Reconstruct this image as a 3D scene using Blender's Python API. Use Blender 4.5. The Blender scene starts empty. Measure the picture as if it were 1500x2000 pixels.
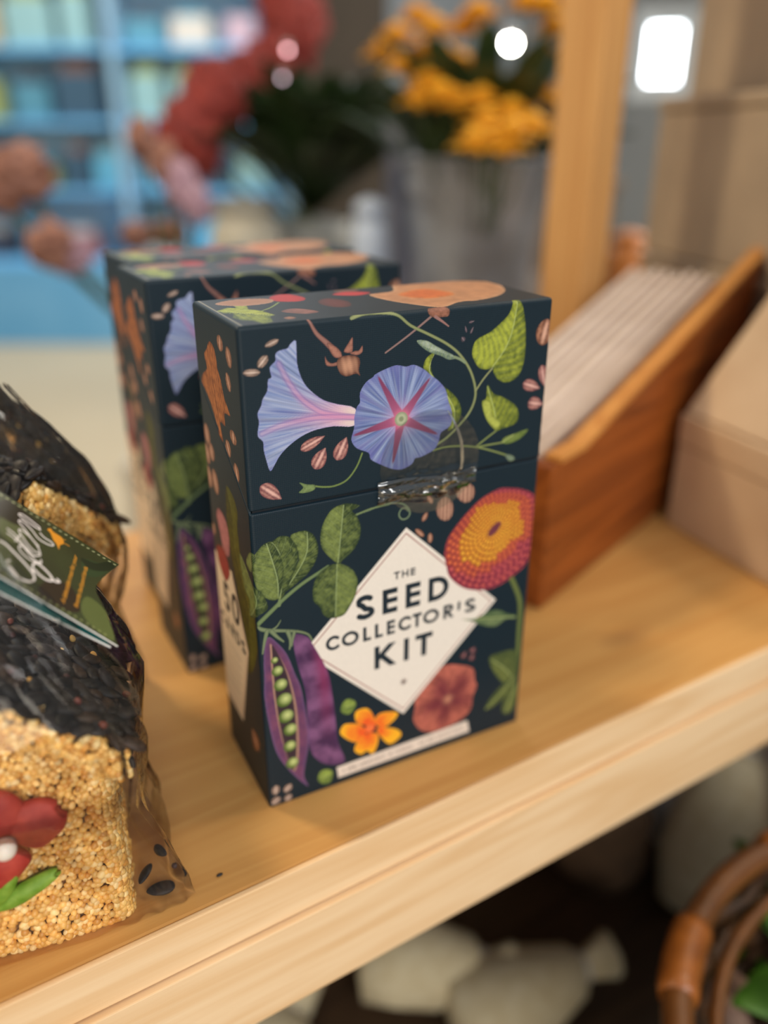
import bpy, bmesh, math, random
import numpy as np
from mathutils import Vector, Matrix, noise
random.seed(7); RNG = np.random.RandomState(11)
D2R = math.pi/180
scene = bpy.context.scene
COL = scene.collection

# ------------------------------------------------------------------ artwork outlines (tenths of a millimetre on the carton faces)
ART_SRC = """trump=207,1999 207,1935 214,1891 233,1845 263,1810 304,1777 357,1755 428,1729 424,1665 344,1674 268,1671 209,1653 160,1624 127,1594 108,1566 89,1543 78,1581 70,1624 69,1657 51,1680 55,1711 59,1731 55,1761 70,1788 77,1811 95,1838 100,1876 113,1884 108,1917 130,1938 132,1962 148,1972 175,1976 186,1989;
rib1=141,1928 172,1862 215,1798 271,1749 318,1724 422,1697;
rib2=66,1687 133,1705 212,1714 291,1715 422,1697;
throat=425,1697 58,1748;
capstem=257,2066 283,2018 321,1981 367,1933;
capball=358,1900 367,1923 404,1929 442,1918 449,1895 444,1871 449,1849 433,1859 397,1853 371,1866;
capsep1=386,1943 405,1973 420,1991 422,1971 418,1938;
capsep2=410,1934 429,1941 445,1942 459,1958 459,1934 437,1925;
capsep3=369,1911 340,1907 322,1918 313,1936 316,1904 337,1896 366,1898;
capsep4=323,1981 357,1963 375,1942 377,1925 353,1925 335,1946;
stemA=454,1551 430,1500 389,1455 338,1440 293,1444 260,1453;
budA=258,1459 228,1466 197,1479 212,1457 194,1439 227,1434 257,1440;
glory=510,1847 549,1861 597,1871 639,1861 670,1865 714,1843 746,1816 779,1791 812,1753 827,1705 845,1656 841,1604 798,1581 789,1547 767,1514 708,1494 682,1492 670,1472 625,1457 580,1467 530,1494 490,1521 481,1549 433,1574 410,1611 422,1654 424,1698 435,1735 447,1749 448,1787 472,1822 501,1838;
rays=620,1662 519,1843 746,1811 787,1574 583,1482 413,1625;
leafA=1111,2069 1143,2059 1166,1993 1178,1907 1176,1821 1152,1765 1104,1745 1061,1758 1033,1790 1026,1814 1003,1809 961,1821 929,1869 930,1908 949,1934 1007,1956 1059,1991 1091,2021;
leafAm=1024,1814 1080,1882 1110,1953 1126,2057;
leafB=1007,1747 1037,1708 1087,1686 1147,1645 1169,1606 1161,1570 1125,1557 1089,1553 1061,1548 1034,1576 1000,1623 984,1679 1003,1694;
leafBm=1061,1554 1049,1629 1028,1685 1007,1741;
leafBf=986,1679 1025,1677 1042,1617 1084,1581 1057,1554 1008,1607;
leafC=763,1903 745,1867 752,1822 785,1779 832,1745 874,1699 889,1650 871,1606 831,1582 836,1640 792,1761 740,1818 712,1848 725,1885;
leafCm=851,1591 855,1667 792,1767 739,1834 757,1893;
vine=418,2056 474,2067 560,2063 607,2049 655,2011 736,1970 813,1928 872,1881 922,1814 949,1742 948,1690 923,1640 878,1596 826,1556 773,1531;
twig=552,1922 650,1978 740,2036;
pod=727,2060 758,2069 795,2069 819,2056 815,2032 790,2030 759,2030 734,2041;
podleg=759,2034 791,2013 817,1994;
wbud=682,1954 724,1949 762,1927 801,1905 840,1884 853,1869 821,1868 788,1885 737,1905 700,1931;
wbuds=847,1875 873,1864 897,1848;
petio=950,1727 985,1772 1025,1811;
lowst=764,1512 827,1517 909,1507 980,1489 1052,1462 1127,1430;
ls2=969,1497 1020,1526 1061,1548;
ls3=972,1492 1036,1493 1097,1492;
budB=1094,1493 1107,1513 1157,1521 1223,1531 1188,1497 1131,1482;
budC=1116,1436 1150,1427 1166,1408 1144,1401 1125,1415;
cor1=925,1344 961,1325 973,1292 958,1261 927,1255 893,1280 881,1316 894,1338;
cor2=831,1301 860,1274 871,1235 859,1200 833,1192 802,1212 788,1252 800,1286;
tendril=430,1304 481,1311 541,1322 590,1321 633,1307 659,1281 664,1256 650,1241 628,1242 615,1263 624,1285 643,1289 656,1272;
zin=1163,1276 1223,1258 1285,1220 1303,1145 1309,1043 1301,957 1269,881 1197,836 1131,811 1057,806 983,825 925,857 866,919 847,976 835,1038 846,1099 872,1138 910,1180 950,1216 1003,1255 1057,1276 1106,1286;
ziny=1124,1226 1213,1202 1238,1125 1255,1055 1191,1009 1086,939 977,945 905,995 901,1087 952,1172 1004,1230;
zinc=1082,1102 1117,1121 1048,1084;
zstem=1197,829 1243,732 1261,655 1265,506 1270,351 1262,196;
zleaf=939,687 1013,670 1087,689 1148,675 1188,646 1236,625 1234,608 1182,619 1130,597 1069,615 992,662;
zleafm=1237,616 1104,648 947,684;
zl2=1103,427 1156,441 1260,424 1277,310 1268,226 1209,245 1140,331;
zl2m=1275,231 1203,334 1119,414;
zl3=1258,292 1193,251 1133,200 1097,133 1160,143 1230,191 1268,226;
zl3m=1264,275 1188,205 1105,138;
zl4=1275,239 1228,207 1201,145 1205,78 1255,68 1283,140;
zl4m=1275,231 1221,80;
dark=858,465 909,456 1013,403 1029,330 1043,293 1022,235 1017,171 970,129 899,110 828,107 773,124 730,161 702,219 709,273 711,327 729,368 773,423 817,455;
darkc=885,271 779,191 969,326;
of0=504,261 423,299 412,364 462,369 491,335 511,274;
of1=504,277 534,316 619,291 605,255 547,229;
of2=514,233 554,230 620,194 641,153 591,123 554,155;
of3=521,207 521,151 496,103 467,131 438,122 405,157 425,204 468,227;
of4=461,222 411,200 341,268 349,311 378,315 440,285;
ofc=482,253;
pea1=380,447 414,418 408,383 376,364 343,393 353,433;
pea2=265,107 298,81 290,33 262,23 228,56 236,99;
strip=318,96 1000,106 1015,37 325,33;
opod=40,856 20,782 15,661 10,584 20,452 44,291 87,189 137,104 182,45 163,107 173,181 192,286 186,422 177,506 165,586 145,650 115,753 76,820;
opin=50,823 46,784 46,683 50,555 64,402 90,243 120,153 142,222 149,370 143,505 121,639 89,742;
peas=62,741 71,687 81,617 93,538 97,455 112,381 106,296 113,203;
cpod=147,834 201,813 226,769 287,621 307,486 318,360 327,234 359,120 309,115 247,152 201,225 191,317 190,423 186,554 153,714;
cx0=1,908 37,888 111,865 165,847 208,821 224,789;
cx1=58,883 80,894 97,917;
cx2=39,883 26,839 15,786;
cx3=58,877 77,848 104,817;
cx4=124,858 133,813 127,774;
cx5=151,850 142,816 137,786;
L1=338,1110 374,1096 414,1057 430,1000 418,943 394,901 364,867 312,867 278,891 263,931 236,968 236,1026 257,1078 302,1107;
L1m=341,1109 335,989 329,871;
L2=347,1108 309,1145 277,1197 275,1253 292,1304 325,1346 369,1358 402,1355 443,1338 418,1327 410,1320 429,1297 445,1249 439,1195 410,1150 369,1120;
L2m=345,1111 361,1240 374,1352;
L3=92,1012 50,1024 12,1073 -14,1142 -3,1202 28,1243 60,1263 80,1264 101,1275 122,1278 152,1264 176,1220 179,1165 161,1113 137,1063 108,1014;
L3m=97,1005 113,1103 107,1204 80,1258;
L3b=87,1014 50,1024 12,1073 -6,1146 2,1185 28,1243 60,1263 84,1252 107,1204 120,1146 111,1070;
L3bm=92,1012 92,1108 59,1258;
L4=152,1266 184,1281 216,1279 247,1254 264,1200 254,1147 225,1103 186,1073 120,1039 144,1101 175,1143 181,1197;
L4m=114,1038 177,1115 217,1189 221,1270;
L5=11,1221 -27,1225 -81,1169 -72,1140 -29,1140 2,1185;
L5m=-29,1140 -20,1220;
L6=-168,1155 -89,1132 -51,1101 17,1072 45,1014 45,979 10,961 -86,916 -79,994 -134,1022;
L6m=-69,930 3,1019 -52,1095 -144,1155;
pst=2,922 63,969 118,1011 190,1055 263,1088 302,1106;
pst2=93,986 100,1016 104,1038;
pst3=423,1301 491,1315 572,1319;
blade=-276,1401 -186,1383 -151,1333 -167,1261 -156,1171 -144,1155 -51,1101 -37,1017 -26,920 -20,792 -108,639 -179,604 -164,762 -219,885 -245,987 -276,1067 -301,1172 -306,1284;
bladem=-276,1401 -223,1292 -224,1150 -155,1035 -100,923 -119,664;
pinkp=-419,1249 -335,1238 -298,1185 -299,1127 -327,1065 -396,1068 -430,1144 -459,1203;
redp=-494,1047 -395,1075 -338,1024 -332,978 -400,918 -465,948 -499,994;
opod2=-343,1950 -294,1942 -267,1906 -261,1868 -231,1835 -202,1772 -144,1721 -215,1710 -218,1660 -282,1657 -260,1581 -315,1599 -345,1650 -392,1702 -453,1740 -499,1762 -471,1800 -405,1836 -426,1884 -390,1911;
opod2m=-335,1949 -348,1849 -315,1722 -260,1584;
tleaf=27,305 80,351 107,326 122,465 148,392 160,365 139,287 171,247 189,145 160,115 143,37 101,10 83,80 54,102 40,160 64,226 34,255;
tleafm=30,303 98,222 183,138;
tred=288,477 333,531 388,528 416,432 385,366 330,365 285,404;
tbr=234,203 299,230 354,141 304,109 245,158;
tbr2=195,78 223,95 237,63 206,46;
tst=167,231 225,285 286,369;
tnas=674,376 797,409 892,581 1033,574 1183,521 1295,434 1249,265 1147,146 1013,82 909,78 796,12 733,93 679,233;
tnasc=774,327 946,409 992,241 833,196;
tdred=438,339 494,374 535,285 501,182 440,182 415,257;
tsw=582,534 665,601 691,505 598,430"""
SEEDS = [[145,2009,96,1991,21,0],[102,1959,67,1922,32,0],[73,1905,13,1909,27,0],[304,1643,208,1604,41,1],[305,1597,260,1521,57,1],[391,1625,349,1541,56,1],[126,1427,49,1493,55,1],[1267,1700,1180,1732,49,1],[1289,1630,1213,1646,55,1],[1290,1706,1267,1796,44,1],[1280,1981,1258,1879,86,2],[876,1949,890,1931,19,3],[932,2004,906,1999,10,3],[928,1983,915,1957,11,3],[890,1989,898,1963,9,3],[744,1324,769,1283,22,2],[746,1248,724,1212,23,2],[692,1183,732,1143,22,2],[761,1151,764,1105,24,2],[1018,517,1000,489,40,4],[970,509,953,474,35,4],[1012,481,999,448,35,4],[34,112,30,62,38,0],[103,91,71,58,40,0],[52,38,7,18,43,0],[103,33,69,11,39,0],[-202,1999,-208,1942,71,2],[-127,1974,-95,1906,61,2],[-153,1877,-122,1815,54,2],[-126,1670,-131,1617,79,2],[-221,1606,-186,1549,68,2],[-129,1545,-109,1475,66,2],[-505,1590,-486,1500,86,2],[-530,1498,-502,1413,84,2],[-455,1522,-440,1446,80,2],[-525,1402,-510,1306,82,2],[-450,1413,-413,1310,87,2],[-523,1142,-521,1085,48,2],[-184,299,-107,226,129,5]]
ART = {}
for row in ART_SRC.replace('\n','').split(';'):
    k, v = row.split('=')
    ART[k] = np.array([[float(c)/10 for c in p.split(',')] for p in v.split()])
TAG = {'card':[[-62.1,-0.1],[-46.3,0.0],[-0.0,-0.0],[-3.2,-6.8],[-6.1,-13.7],[-0.3,-20.7],[6.8,-32.0],[-36.5,-30.3],[-51.5,-29.7]],'k1':[[-40.4,-18.2],[-38.7,-18.1],[-35.6,-19.2],[-32.3,-20.5],[-29.5,-21.8],[-27.2,-23.2],[-26.4,-24.9],[-27.5,-26.5],[-29.6,-27.3],[-32.0,-27.2],[-34.1,-26.1],[-35.7,-24.7],[-36.1,-23.9],[-35.6,-23.2]],'k2':[[-27.1,-23.5],[-28.0,-21.2],[-28.3,-19.6],[-27.4,-18.5],[-25.1,-18.8],[-22.3,-19.9],[-20.7,-21.3],[-22.2,-22.4],[-24.8,-22.3],[-27.2,-21.4]],'k3':[[-21.5,-20.8],[-19.7,-21.3],[-18.4,-20.5],[-19.5,-20.1]],'k4':[[-39.8,-12.2],[-37.4,-12.6],[-34.6,-13.9],[-31.4,-15.4],[-29.0,-16.3],[-27.2,-15.0]],'k5':[[-39.3,-13.8],[-37.0,-14.1],[-33.6,-15.1],[-28.5,-17.8],[-26.1,-17.6],[-26.5,-16.4]],'k5b':[[-36.1,-15.0],[-35.5,-11.9]],'k6':[[-26.5,-17.5],[-28.9,-18.5],[-31.4,-18.4],[-33.7,-17.4],[-34.4,-16.0],[-32.9,-15.4],[-28.9,-16.6]],'k7':[[-27.4,-14.4],[-30.2,-14.5],[-33.8,-12.5],[-36.0,-10.7],[-36.0,-9.7],[-33.0,-10.0],[-29.0,-12.1],[-27.2,-14.6]],'k8':[[-28.7,-11.9],[-31.3,-10.7],[-35.1,-8.4],[-37.4,-7.0],[-36.4,-6.1],[-32.6,-7.3],[-29.6,-9.0],[-26.1,-9.1],[-24.2,-8.2],[-25.3,-7.4],[-27.9,-7.3],[-29.7,-6.6]],'k9':[[-30.0,-5.3],[-32.2,-5.4],[-35.5,-5.1],[-37.9,-4.6],[-38.1,-4.0],[-36.9,-3.6],[-34.3,-3.8],[-32.6,-4.1],[-30.6,-4.5],[-30.2,-5.4]],'bird':[[-27.9,-3.5],[-27.0,-2.4],[-25.9,-3.0],[-23.9,-3.1],[-22.1,-3.4],[-21.2,-5.1],[-22.2,-6.7],[-22.0,-8.5],[-23.3,-7.1],[-25.0,-6.0],[-26.5,-4.2]],'leg1':[[-21.4,-4.9],[-19.1,-4.8]],'leg2':[[-22.0,-3.7],[-20.9,-3.3]],'t1':[[-15.3,-27.7],[-16.3,-1.4]],'t1h':[[-16.3,-27.5]],'t2':[[-10.7,-26.5],[-11.8,-3.0]],'t2b':[[-9.2,-25.7]],'st1':[[-46.0,-1.0],[-0.5,-0.6]],'st2':[[-36.4,-28.9],[4.2,-30.6]],'lf1':[[-10.8,75.0],[-13.5,-6.9],[-8.6,-4.7],[-3.1,-4.1],[-6.2,-10.0],[-11.1,-12.1]],'lf2':[[-7.5,-25.9],[-4.1,-22.7],[2.7,-28.9],[-0.6,-28.6],[-5.2,-29.1]],'lf3':[[-43.1,-10.0],[-37.8,-8.4],[-33.2,-10.5],[-36.4,-16.0],[-41.5,-14.9]],'lf4':[[-14.1,-6.6],[-8.4,-5.2],[-3.8,-1.2],[-1.1,-2.7],[-4.8,-6.5],[-10.2,-9.0]],'lf5':[[-28.9,-16.6],[-21.9,-14.7],[-15.5,-19.4],[-22.6,-21.2]]}

# ------------------------------------------------------------------ helpers: objects
def link(o, parent=None):
    COL.objects.link(o)
    if parent: o.parent = parent
    return o
def thing(name, label, cat, loc=(0,0,0), rz=0, group=None):
    o = bpy.data.objects.new(name, None); link(o)
    o.empty_display_size = .01
    o.location = loc; o.rotation_euler = (0,0,rz)
    return tag(o, label, cat, group)
def tag(o, label, cat, group=None):
    o['label'] = label; o['category'] = cat
    if group: o['group'] = group
    return o
def structure(o):
    o['kind'] = 'structure'; return o
def mobj(name, verts, faces, mat, parent=None, smooth=False):
    me = bpy.data.meshes.new(name)
    me.from_pydata([tuple(map(float,v)) for v in verts], [], [tuple(map(int,f)) for f in faces])
    if mat: me.materials.append(mat)
    if smooth: me.shade_smooth()
    me.update()
    return link(bpy.data.objects.new(name, me), parent)
def bobj(name, bm, mat, parent=None, smooth=False, bevel=0, seg=2):
    me = bpy.data.meshes.new(name)
    bmesh.ops.recalc_face_normals(bm, faces=bm.faces[:])
    if bevel:
        bmesh.ops.bevel(bm, geom=[e for e in bm.edges if len(e.link_faces)==2 and e.calc_face_angle(0) > .5], offset=bevel, segments=seg, affect='EDGES', profile=.6)
    bm.to_mesh(me); bm.free()
    if mat: me.materials.append(mat)
    if smooth: me.shade_smooth()
    return link(bpy.data.objects.new(name, me), parent)
def add_box(bm, x0,x1,y0,y1,z0,z1, M=None):
    vs = [Vector((x,y,z)) for z in (z0,z1) for y in (y0,y1) for x in (x0,x1)]
    if M: vs = [M@v for v in vs]
    v = [bm.verts.new(p) for p in vs]
    for f in ((0,2,3,1),(4,5,7,6),(0,1,5,4),(2,6,7,3),(0,4,6,2),(1,3,7,5)): bm.faces.new([v[i] for i in f])
def add_prism(bm, pts, h0, h1, M=None):
    n = len(pts)
    a = [Vector((p[0],p[1],h0)) for p in pts] + [Vector((p[0],p[1],h1)) for p in pts]
    if M: a = [M@v for v in a]
    v = [bm.verts.new(p) for p in a]
    bm.faces.new(v[:n][::-1]); bm.faces.new(v[n:])
    for i in range(n): bm.faces.new((v[i], v[(i+1)%n], v[n+(i+1)%n], v[n+i]))
def box(name, dims, mat, parent=None, bevel=.001, M=None):
    bm = bmesh.new(); add_box(bm, *dims, M=M); return bobj(name, bm, mat, parent, bevel=bevel)
def add_tube(bm, path, rad, n=10, closed=False, flat=1.0):
    P = [Vector(p) for p in path]; m = len(P)
    R = rad if hasattr(rad,'__len__') else [rad]*m
    rings = []; up = Vector((0,0,1))
    for i in range(m):
        t = (P[(i+1)%m]-P[i-1]) if closed else (P[min(i+1,m-1)]-P[max(i-1,0)])
        t.normalize()
        if abs(t.dot(up)) > .95: up = Vector((1,0,0))
        s = t.cross(up).normalized(); u = s.cross(t).normalized(); up = u
        rings.append([bm.verts.new(P[i] + R[i]*(math.cos(a)*s + flat*math.sin(a)*u)) for a in [2*math.pi*k/n for k in range(n)]])
    for i in range(m if closed else m-1):
        a, b = rings[i], rings[(i+1)%m]
        for k in range(n): bm.faces.new((a[k], a[(k+1)%n], b[(k+1)%n], b[k]))
    if not closed:
        bm.faces.new(rings[0][::-1]); bm.faces.new(rings[-1])
def add_lathe(bm, prof, n=32, M=None, wob=0):
    rings = []
    for r, z in prof:
        ring = []
        for k in range(n):
            a = 2*math.pi*k/n; rr = r*(1+wob*math.sin(3*a+z*40)+wob*.6*math.sin(5*a+z*90))
            p = Vector((rr*math.cos(a), rr*math.sin(a), z))
            ring.append(bm.verts.new(M@p if M else p))
        rings.append(ring)
    for a, b in zip(rings, rings[1:]):
        for k in range(n): bm.faces.new((a[k], a[(k+1)%n], b[(k+1)%n], b[k]))
    bm.faces.new(rings[0][::-1]); bm.faces.new(rings[-1])
def copy_tree(o, parent=None):
    c = o.copy(); COL.objects.link(c)
    if parent: c.parent = parent
    for ch in list(o.children): copy_tree(ch, c)
    return c

# ------------------------------------------------------------------ helpers: materials
def lin(c):
    c = np.asarray(c, float)/255.
    return np.where(c <= .04045, c/12.92, ((c+.055)/1.055)**2.4)
def rgba(c): return (*[float(v) for v in lin(c)], 1)
class NT:
    def __init__(s, name):
        s.m = bpy.data.materials.new(name); s.m.use_nodes = True
        s.t = s.m.node_tree; s.n = s.t.nodes; s.b = s.n['Principled BSDF']; s.o = s.n['Material Output']
    def new(s, typ, **kw):
        x = s.n.new(typ)
        for k, v in kw.items():
            if k in x.inputs.keys(): x.inputs[k].default_value = v
            else: setattr(x, k, v)
        return x
    def l(s, a, b): s.t.links.new(a, b)
    def coords(s, scale=(1,1,1), rot=(0,0,0)):
        tc = s.new('ShaderNodeTexCoord'); mp = s.new('ShaderNodeMapping')
        mp.inputs['Scale'].default_value = scale; mp.inputs['Rotation'].default_value = rot
        s.l(tc.outputs['Object'], mp.inputs['Vector']); return mp.outputs['Vector']
    def ramp(s, fac, stops):
        r = s.new('ShaderNodeValToRGB'); e = r.color_ramp.elements
        while len(e) < len(stops): e.new(.5)
        for el, (p, c) in zip(e, stops): el.position = p; el.color = rgba(c)
        s.l(fac, r.inputs['Fac']); return r.outputs['Color']
    def bump(s, h, strength=.2, dist=.001):
        b = s.new('ShaderNodeBump'); b.inputs['Strength'].default_value = strength; b.inputs['Distance'].default_value = dist
        s.l(h, b.inputs['Height']); s.l(b.outputs['Normal'], s.b.inputs['Normal']); return b
def simple(name, c1, c2=None, scale=60, rough=.6, metal=0, bump=.1, stretch=(1,1,1), spec=.5, sub=0, trans=0, bdist=.0005):
    k = NT(name); v = k.coords(stretch)
    nz = k.new('ShaderNodeTexNoise'); nz.inputs['Scale'].default_value = scale; nz.inputs['Detail'].default_value = 5
    k.l(v, nz.inputs['Vector'])
    k.l(k.ramp(nz.outputs['Fac'], [(.3, c1), (.7, c2 or c1)]), k.b.inputs['Base Color'])
    k.b.inputs['Roughness'].default_value = rough; k.b.inputs['Metallic'].default_value = metal
    k.b.inputs['Specular IOR Level'].default_value = spec
    if sub: k.b.inputs['Subsurface Weight'].default_value = sub; k.b.inputs['Subsurface Radius'].default_value = (.004,.0015,.001); k.b.inputs['Subsurface Scale'].default_value = 1
    if trans: k.b.inputs['Transmission Weight'].default_value = trans
    if bump: k.bump(nz.outputs['Fac'], bump, bdist)
    return k.m
def wood(name, c_dark, c_light, axis=0, rough=.5, ring=26, knots=True, spec=.4):
    """Sawn pine: bands and fine fibres along one axis, some knots."""
    k = NT(name)
    st = [26, 26, 26]; st[axis] = 1.6
    v = k.coords(tuple(st))
    n1 = k.new('ShaderNodeTexNoise'); n1.inputs['Scale'].default_value = 1.7; n1.inputs['Detail'].default_value = 3; n1.inputs['Distortion'].default_value = .8; k.l(v, n1.inputs['Vector'])
    st2 = [900, 900, 900]; st2[axis] = 14
    v2 = k.coords(tuple(st2)); n2 = k.new('ShaderNodeTexNoise'); n2.inputs['Scale'].default_value = 1; n2.inputs['Detail'].default_value = 4; k.l(v2, n2.inputs['Vector'])
    mul = k.new('ShaderNodeMath', operation='MULTIPLY'); mul.inputs[1].default_value = 7; k.l(n1.outputs['Fac'], mul.inputs[0])
    fr = k.new('ShaderNodeMath', operation='PINGPONG'); fr.inputs[1].default_value = 1; k.l(mul.outputs[0], fr.inputs[0])
    mx = k.new('ShaderNodeMath', operation='MULTIPLY_ADD'); mx.inputs[1].default_value = .62; k.l(fr.outputs[0], mx.inputs[0])
    ml = k.new('ShaderNodeMath', operation='MULTIPLY'); ml.inputs[1].default_value = .45; k.l(n2.outputs['Fac'], ml.inputs[0]); k.l(ml.outputs[0], mx.inputs[2])
    col = k.ramp(mx.outputs[0], [(.12, c_light), (.95, c_dark)])
    if knots:
        st3 = [9, 9, 9]; st3[axis] = 4
        v3 = k.coords(tuple(st3)); vo = k.new('ShaderNodeTexVoronoi'); vo.inputs['Scale'].default_value = 1; k.l(v3, vo.inputs['Vector'])
        kr = k.new('ShaderNodeMapRange'); kr.inputs[1].default_value = .02; kr.inputs[2].default_value = .11; kr.inputs[3].default_value = .75; kr.inputs[4].default_value = 0
        k.l(vo.outputs['Distance'], kr.inputs[0])
        m = k.new('ShaderNodeMix', data_type='RGBA'); k.l(kr.outputs[0], m.inputs[0]); k.l(col, m.inputs[6]); m.inputs[7].default_value = rgba((128, 84, 48)); col = m.outputs[2]
    k.l(col, k.b.inputs['Base Color']); k.b.inputs['Roughness'].default_value = rough; k.b.inputs['Specular IOR Level'].default_value = spec
    k.bump(n2.outputs['Fac'], .25, .0003)
    return k.m
def printed(name, attr='print', rough=.42, weave=True, spec=.45):
    k = NT(name); a = k.new('ShaderNodeVertexColor', layer_name=attr)
    k.l(a.outputs['Color'], k.b.inputs['Base Color'])
    k.b.inputs['Roughness'].default_value = rough; k.b.inputs['Specular IOR Level'].default_value = spec
    if weave:
        vs = []
        for rot in ((0,0,0),(0,math.pi/2,0)):
            v = k.coords((1,1,1), rot); w = k.new('ShaderNodeTexWave', wave_type='BANDS', bands_direction='X'); w.inputs['Scale'].default_value = 420; w.inputs['Distortion'].default_value = 1.2; w.inputs['Detail'].default_value = 1
            k.l(v, w.inputs['Vector']); vs.append(w.outputs['Fac'])
        m = k.new('ShaderNodeMath', operation='ADD'); k.l(vs[0], m.inputs[0]); k.l(vs[1], m.inputs[1])
        k.bump(m.outputs[0], .22, .0001)
    return k.m
def film(name, tint=(.97,.965,.955), gloss=.10, rough=.06, haze=.03, bscale=90, bstr=.35):
    """Clear plastic film: mostly see-through, with sharp highlights and a little haze."""
    k = NT(name); n = k.n; n.remove(k.b)
    tr = k.new('ShaderNodeBsdfTransparent'); tr.inputs[0].default_value = (*tint,1)
    gl = k.new('ShaderNodeBsdfGlossy'); gl.inputs['Roughness'].default_value = rough
    df = k.new('ShaderNodeBsdfDiffuse'); df.inputs[0].default_value = (.8,.8,.8,1)
    v = k.coords(); nz = k.new('ShaderNodeTexNoise'); nz.inputs['Scale'].default_value = bscale; nz.inputs['Detail'].default_value = 2; k.l(v, nz.inputs['Vector'])
    b = k.new('ShaderNodeBump'); b.inputs['Strength'].default_value = bstr; b.inputs['Distance'].default_value = .002; k.l(nz.outputs['Fac'], b.inputs['Height']); k.l(b.outputs[0], gl.inputs['Normal'])
    fr = k.new('ShaderNodeFresnel'); fr.inputs[0].default_value = 1.45; k.l(b.outputs[0], fr.inputs['Normal'])
    mu = k.new('ShaderNodeMath', operation='MULTIPLY_ADD'); mu.inputs[1].default_value = 1.0; mu.inputs[2].default_value = gloss-.05; mu.use_clamp = True; k.l(fr.outputs[0], mu.inputs[0])
    m0 = k.new('ShaderNodeMixShader'); m0.inputs[0].default_value = haze; k.l(tr.outputs[0], m0.inputs[1]); k.l(df.outputs[0], m0.inputs[2])
    m1 = k.new('ShaderNodeMixShader'); k.l(mu.outputs[0], m1.inputs[0]); k.l(m0.outputs[0], m1.inputs[1]); k.l(gl.outputs[0], m1.inputs[2])
    k.l(m1.outputs[0], k.o.inputs['Surface']); return k.m

# ------------------------------------------------------------------ painting printed faces (a colour per vertex of a fine mesh)
def smooth_line(P, n=4, closed=True):
    P = np.asarray(P, float); m = len(P); out = []
    rng = range(m) if closed else range(m-1)
    for i in rng:
        if closed: p0,p1,p2,p3 = P[i-1],P[i],P[(i+1)%m],P[(i+2)%m]
        else: p0,p1,p2,p3 = P[max(i-1,0)],P[i],P[i+1],P[min(i+2,m-1)]
        for t in np.arange(n)/n:
            out.append(.5*((2*p1)+(-p0+p2)*t+(2*p0-5*p1+4*p2-p3)*t*t+(-p0+3*p1-3*p2+p3)*t**3))
    if not closed: out.append(P[-1])
    return np.array(out)
def vnoise(x, y, s, seed=0):
    x = x/s+seed*17.3; y = y/s-seed*9.1
    xi = np.floor(x).astype(int); yi = np.floor(y).astype(int); fx = x-xi; fy = y-yi
    fx = fx*fx*(3-2*fx); fy = fy*fy*(3-2*fy)
    def h(a, b):
        n = (a*374761393 + b*668265263 + seed*974711) & 0x7fffffff
        n = ((n ^ (n >> 13))*1274126177) & 0x7fffffff
        return ((n ^ (n >> 16)) & 0xffff)/65535.
    return (h(xi,yi)*(1-fx)+h(xi+1,yi)*fx)*(1-fy)+(h(xi,yi+1)*(1-fx)+h(xi+1,yi+1)*fx)*fy
def fbm(x, y, s, seed=0): return .55*vnoise(x,y,s,seed)+.3*vnoise(x,y,s/2.1,seed+1)+.15*vnoise(x,y,s/4.3,seed+2)
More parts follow.
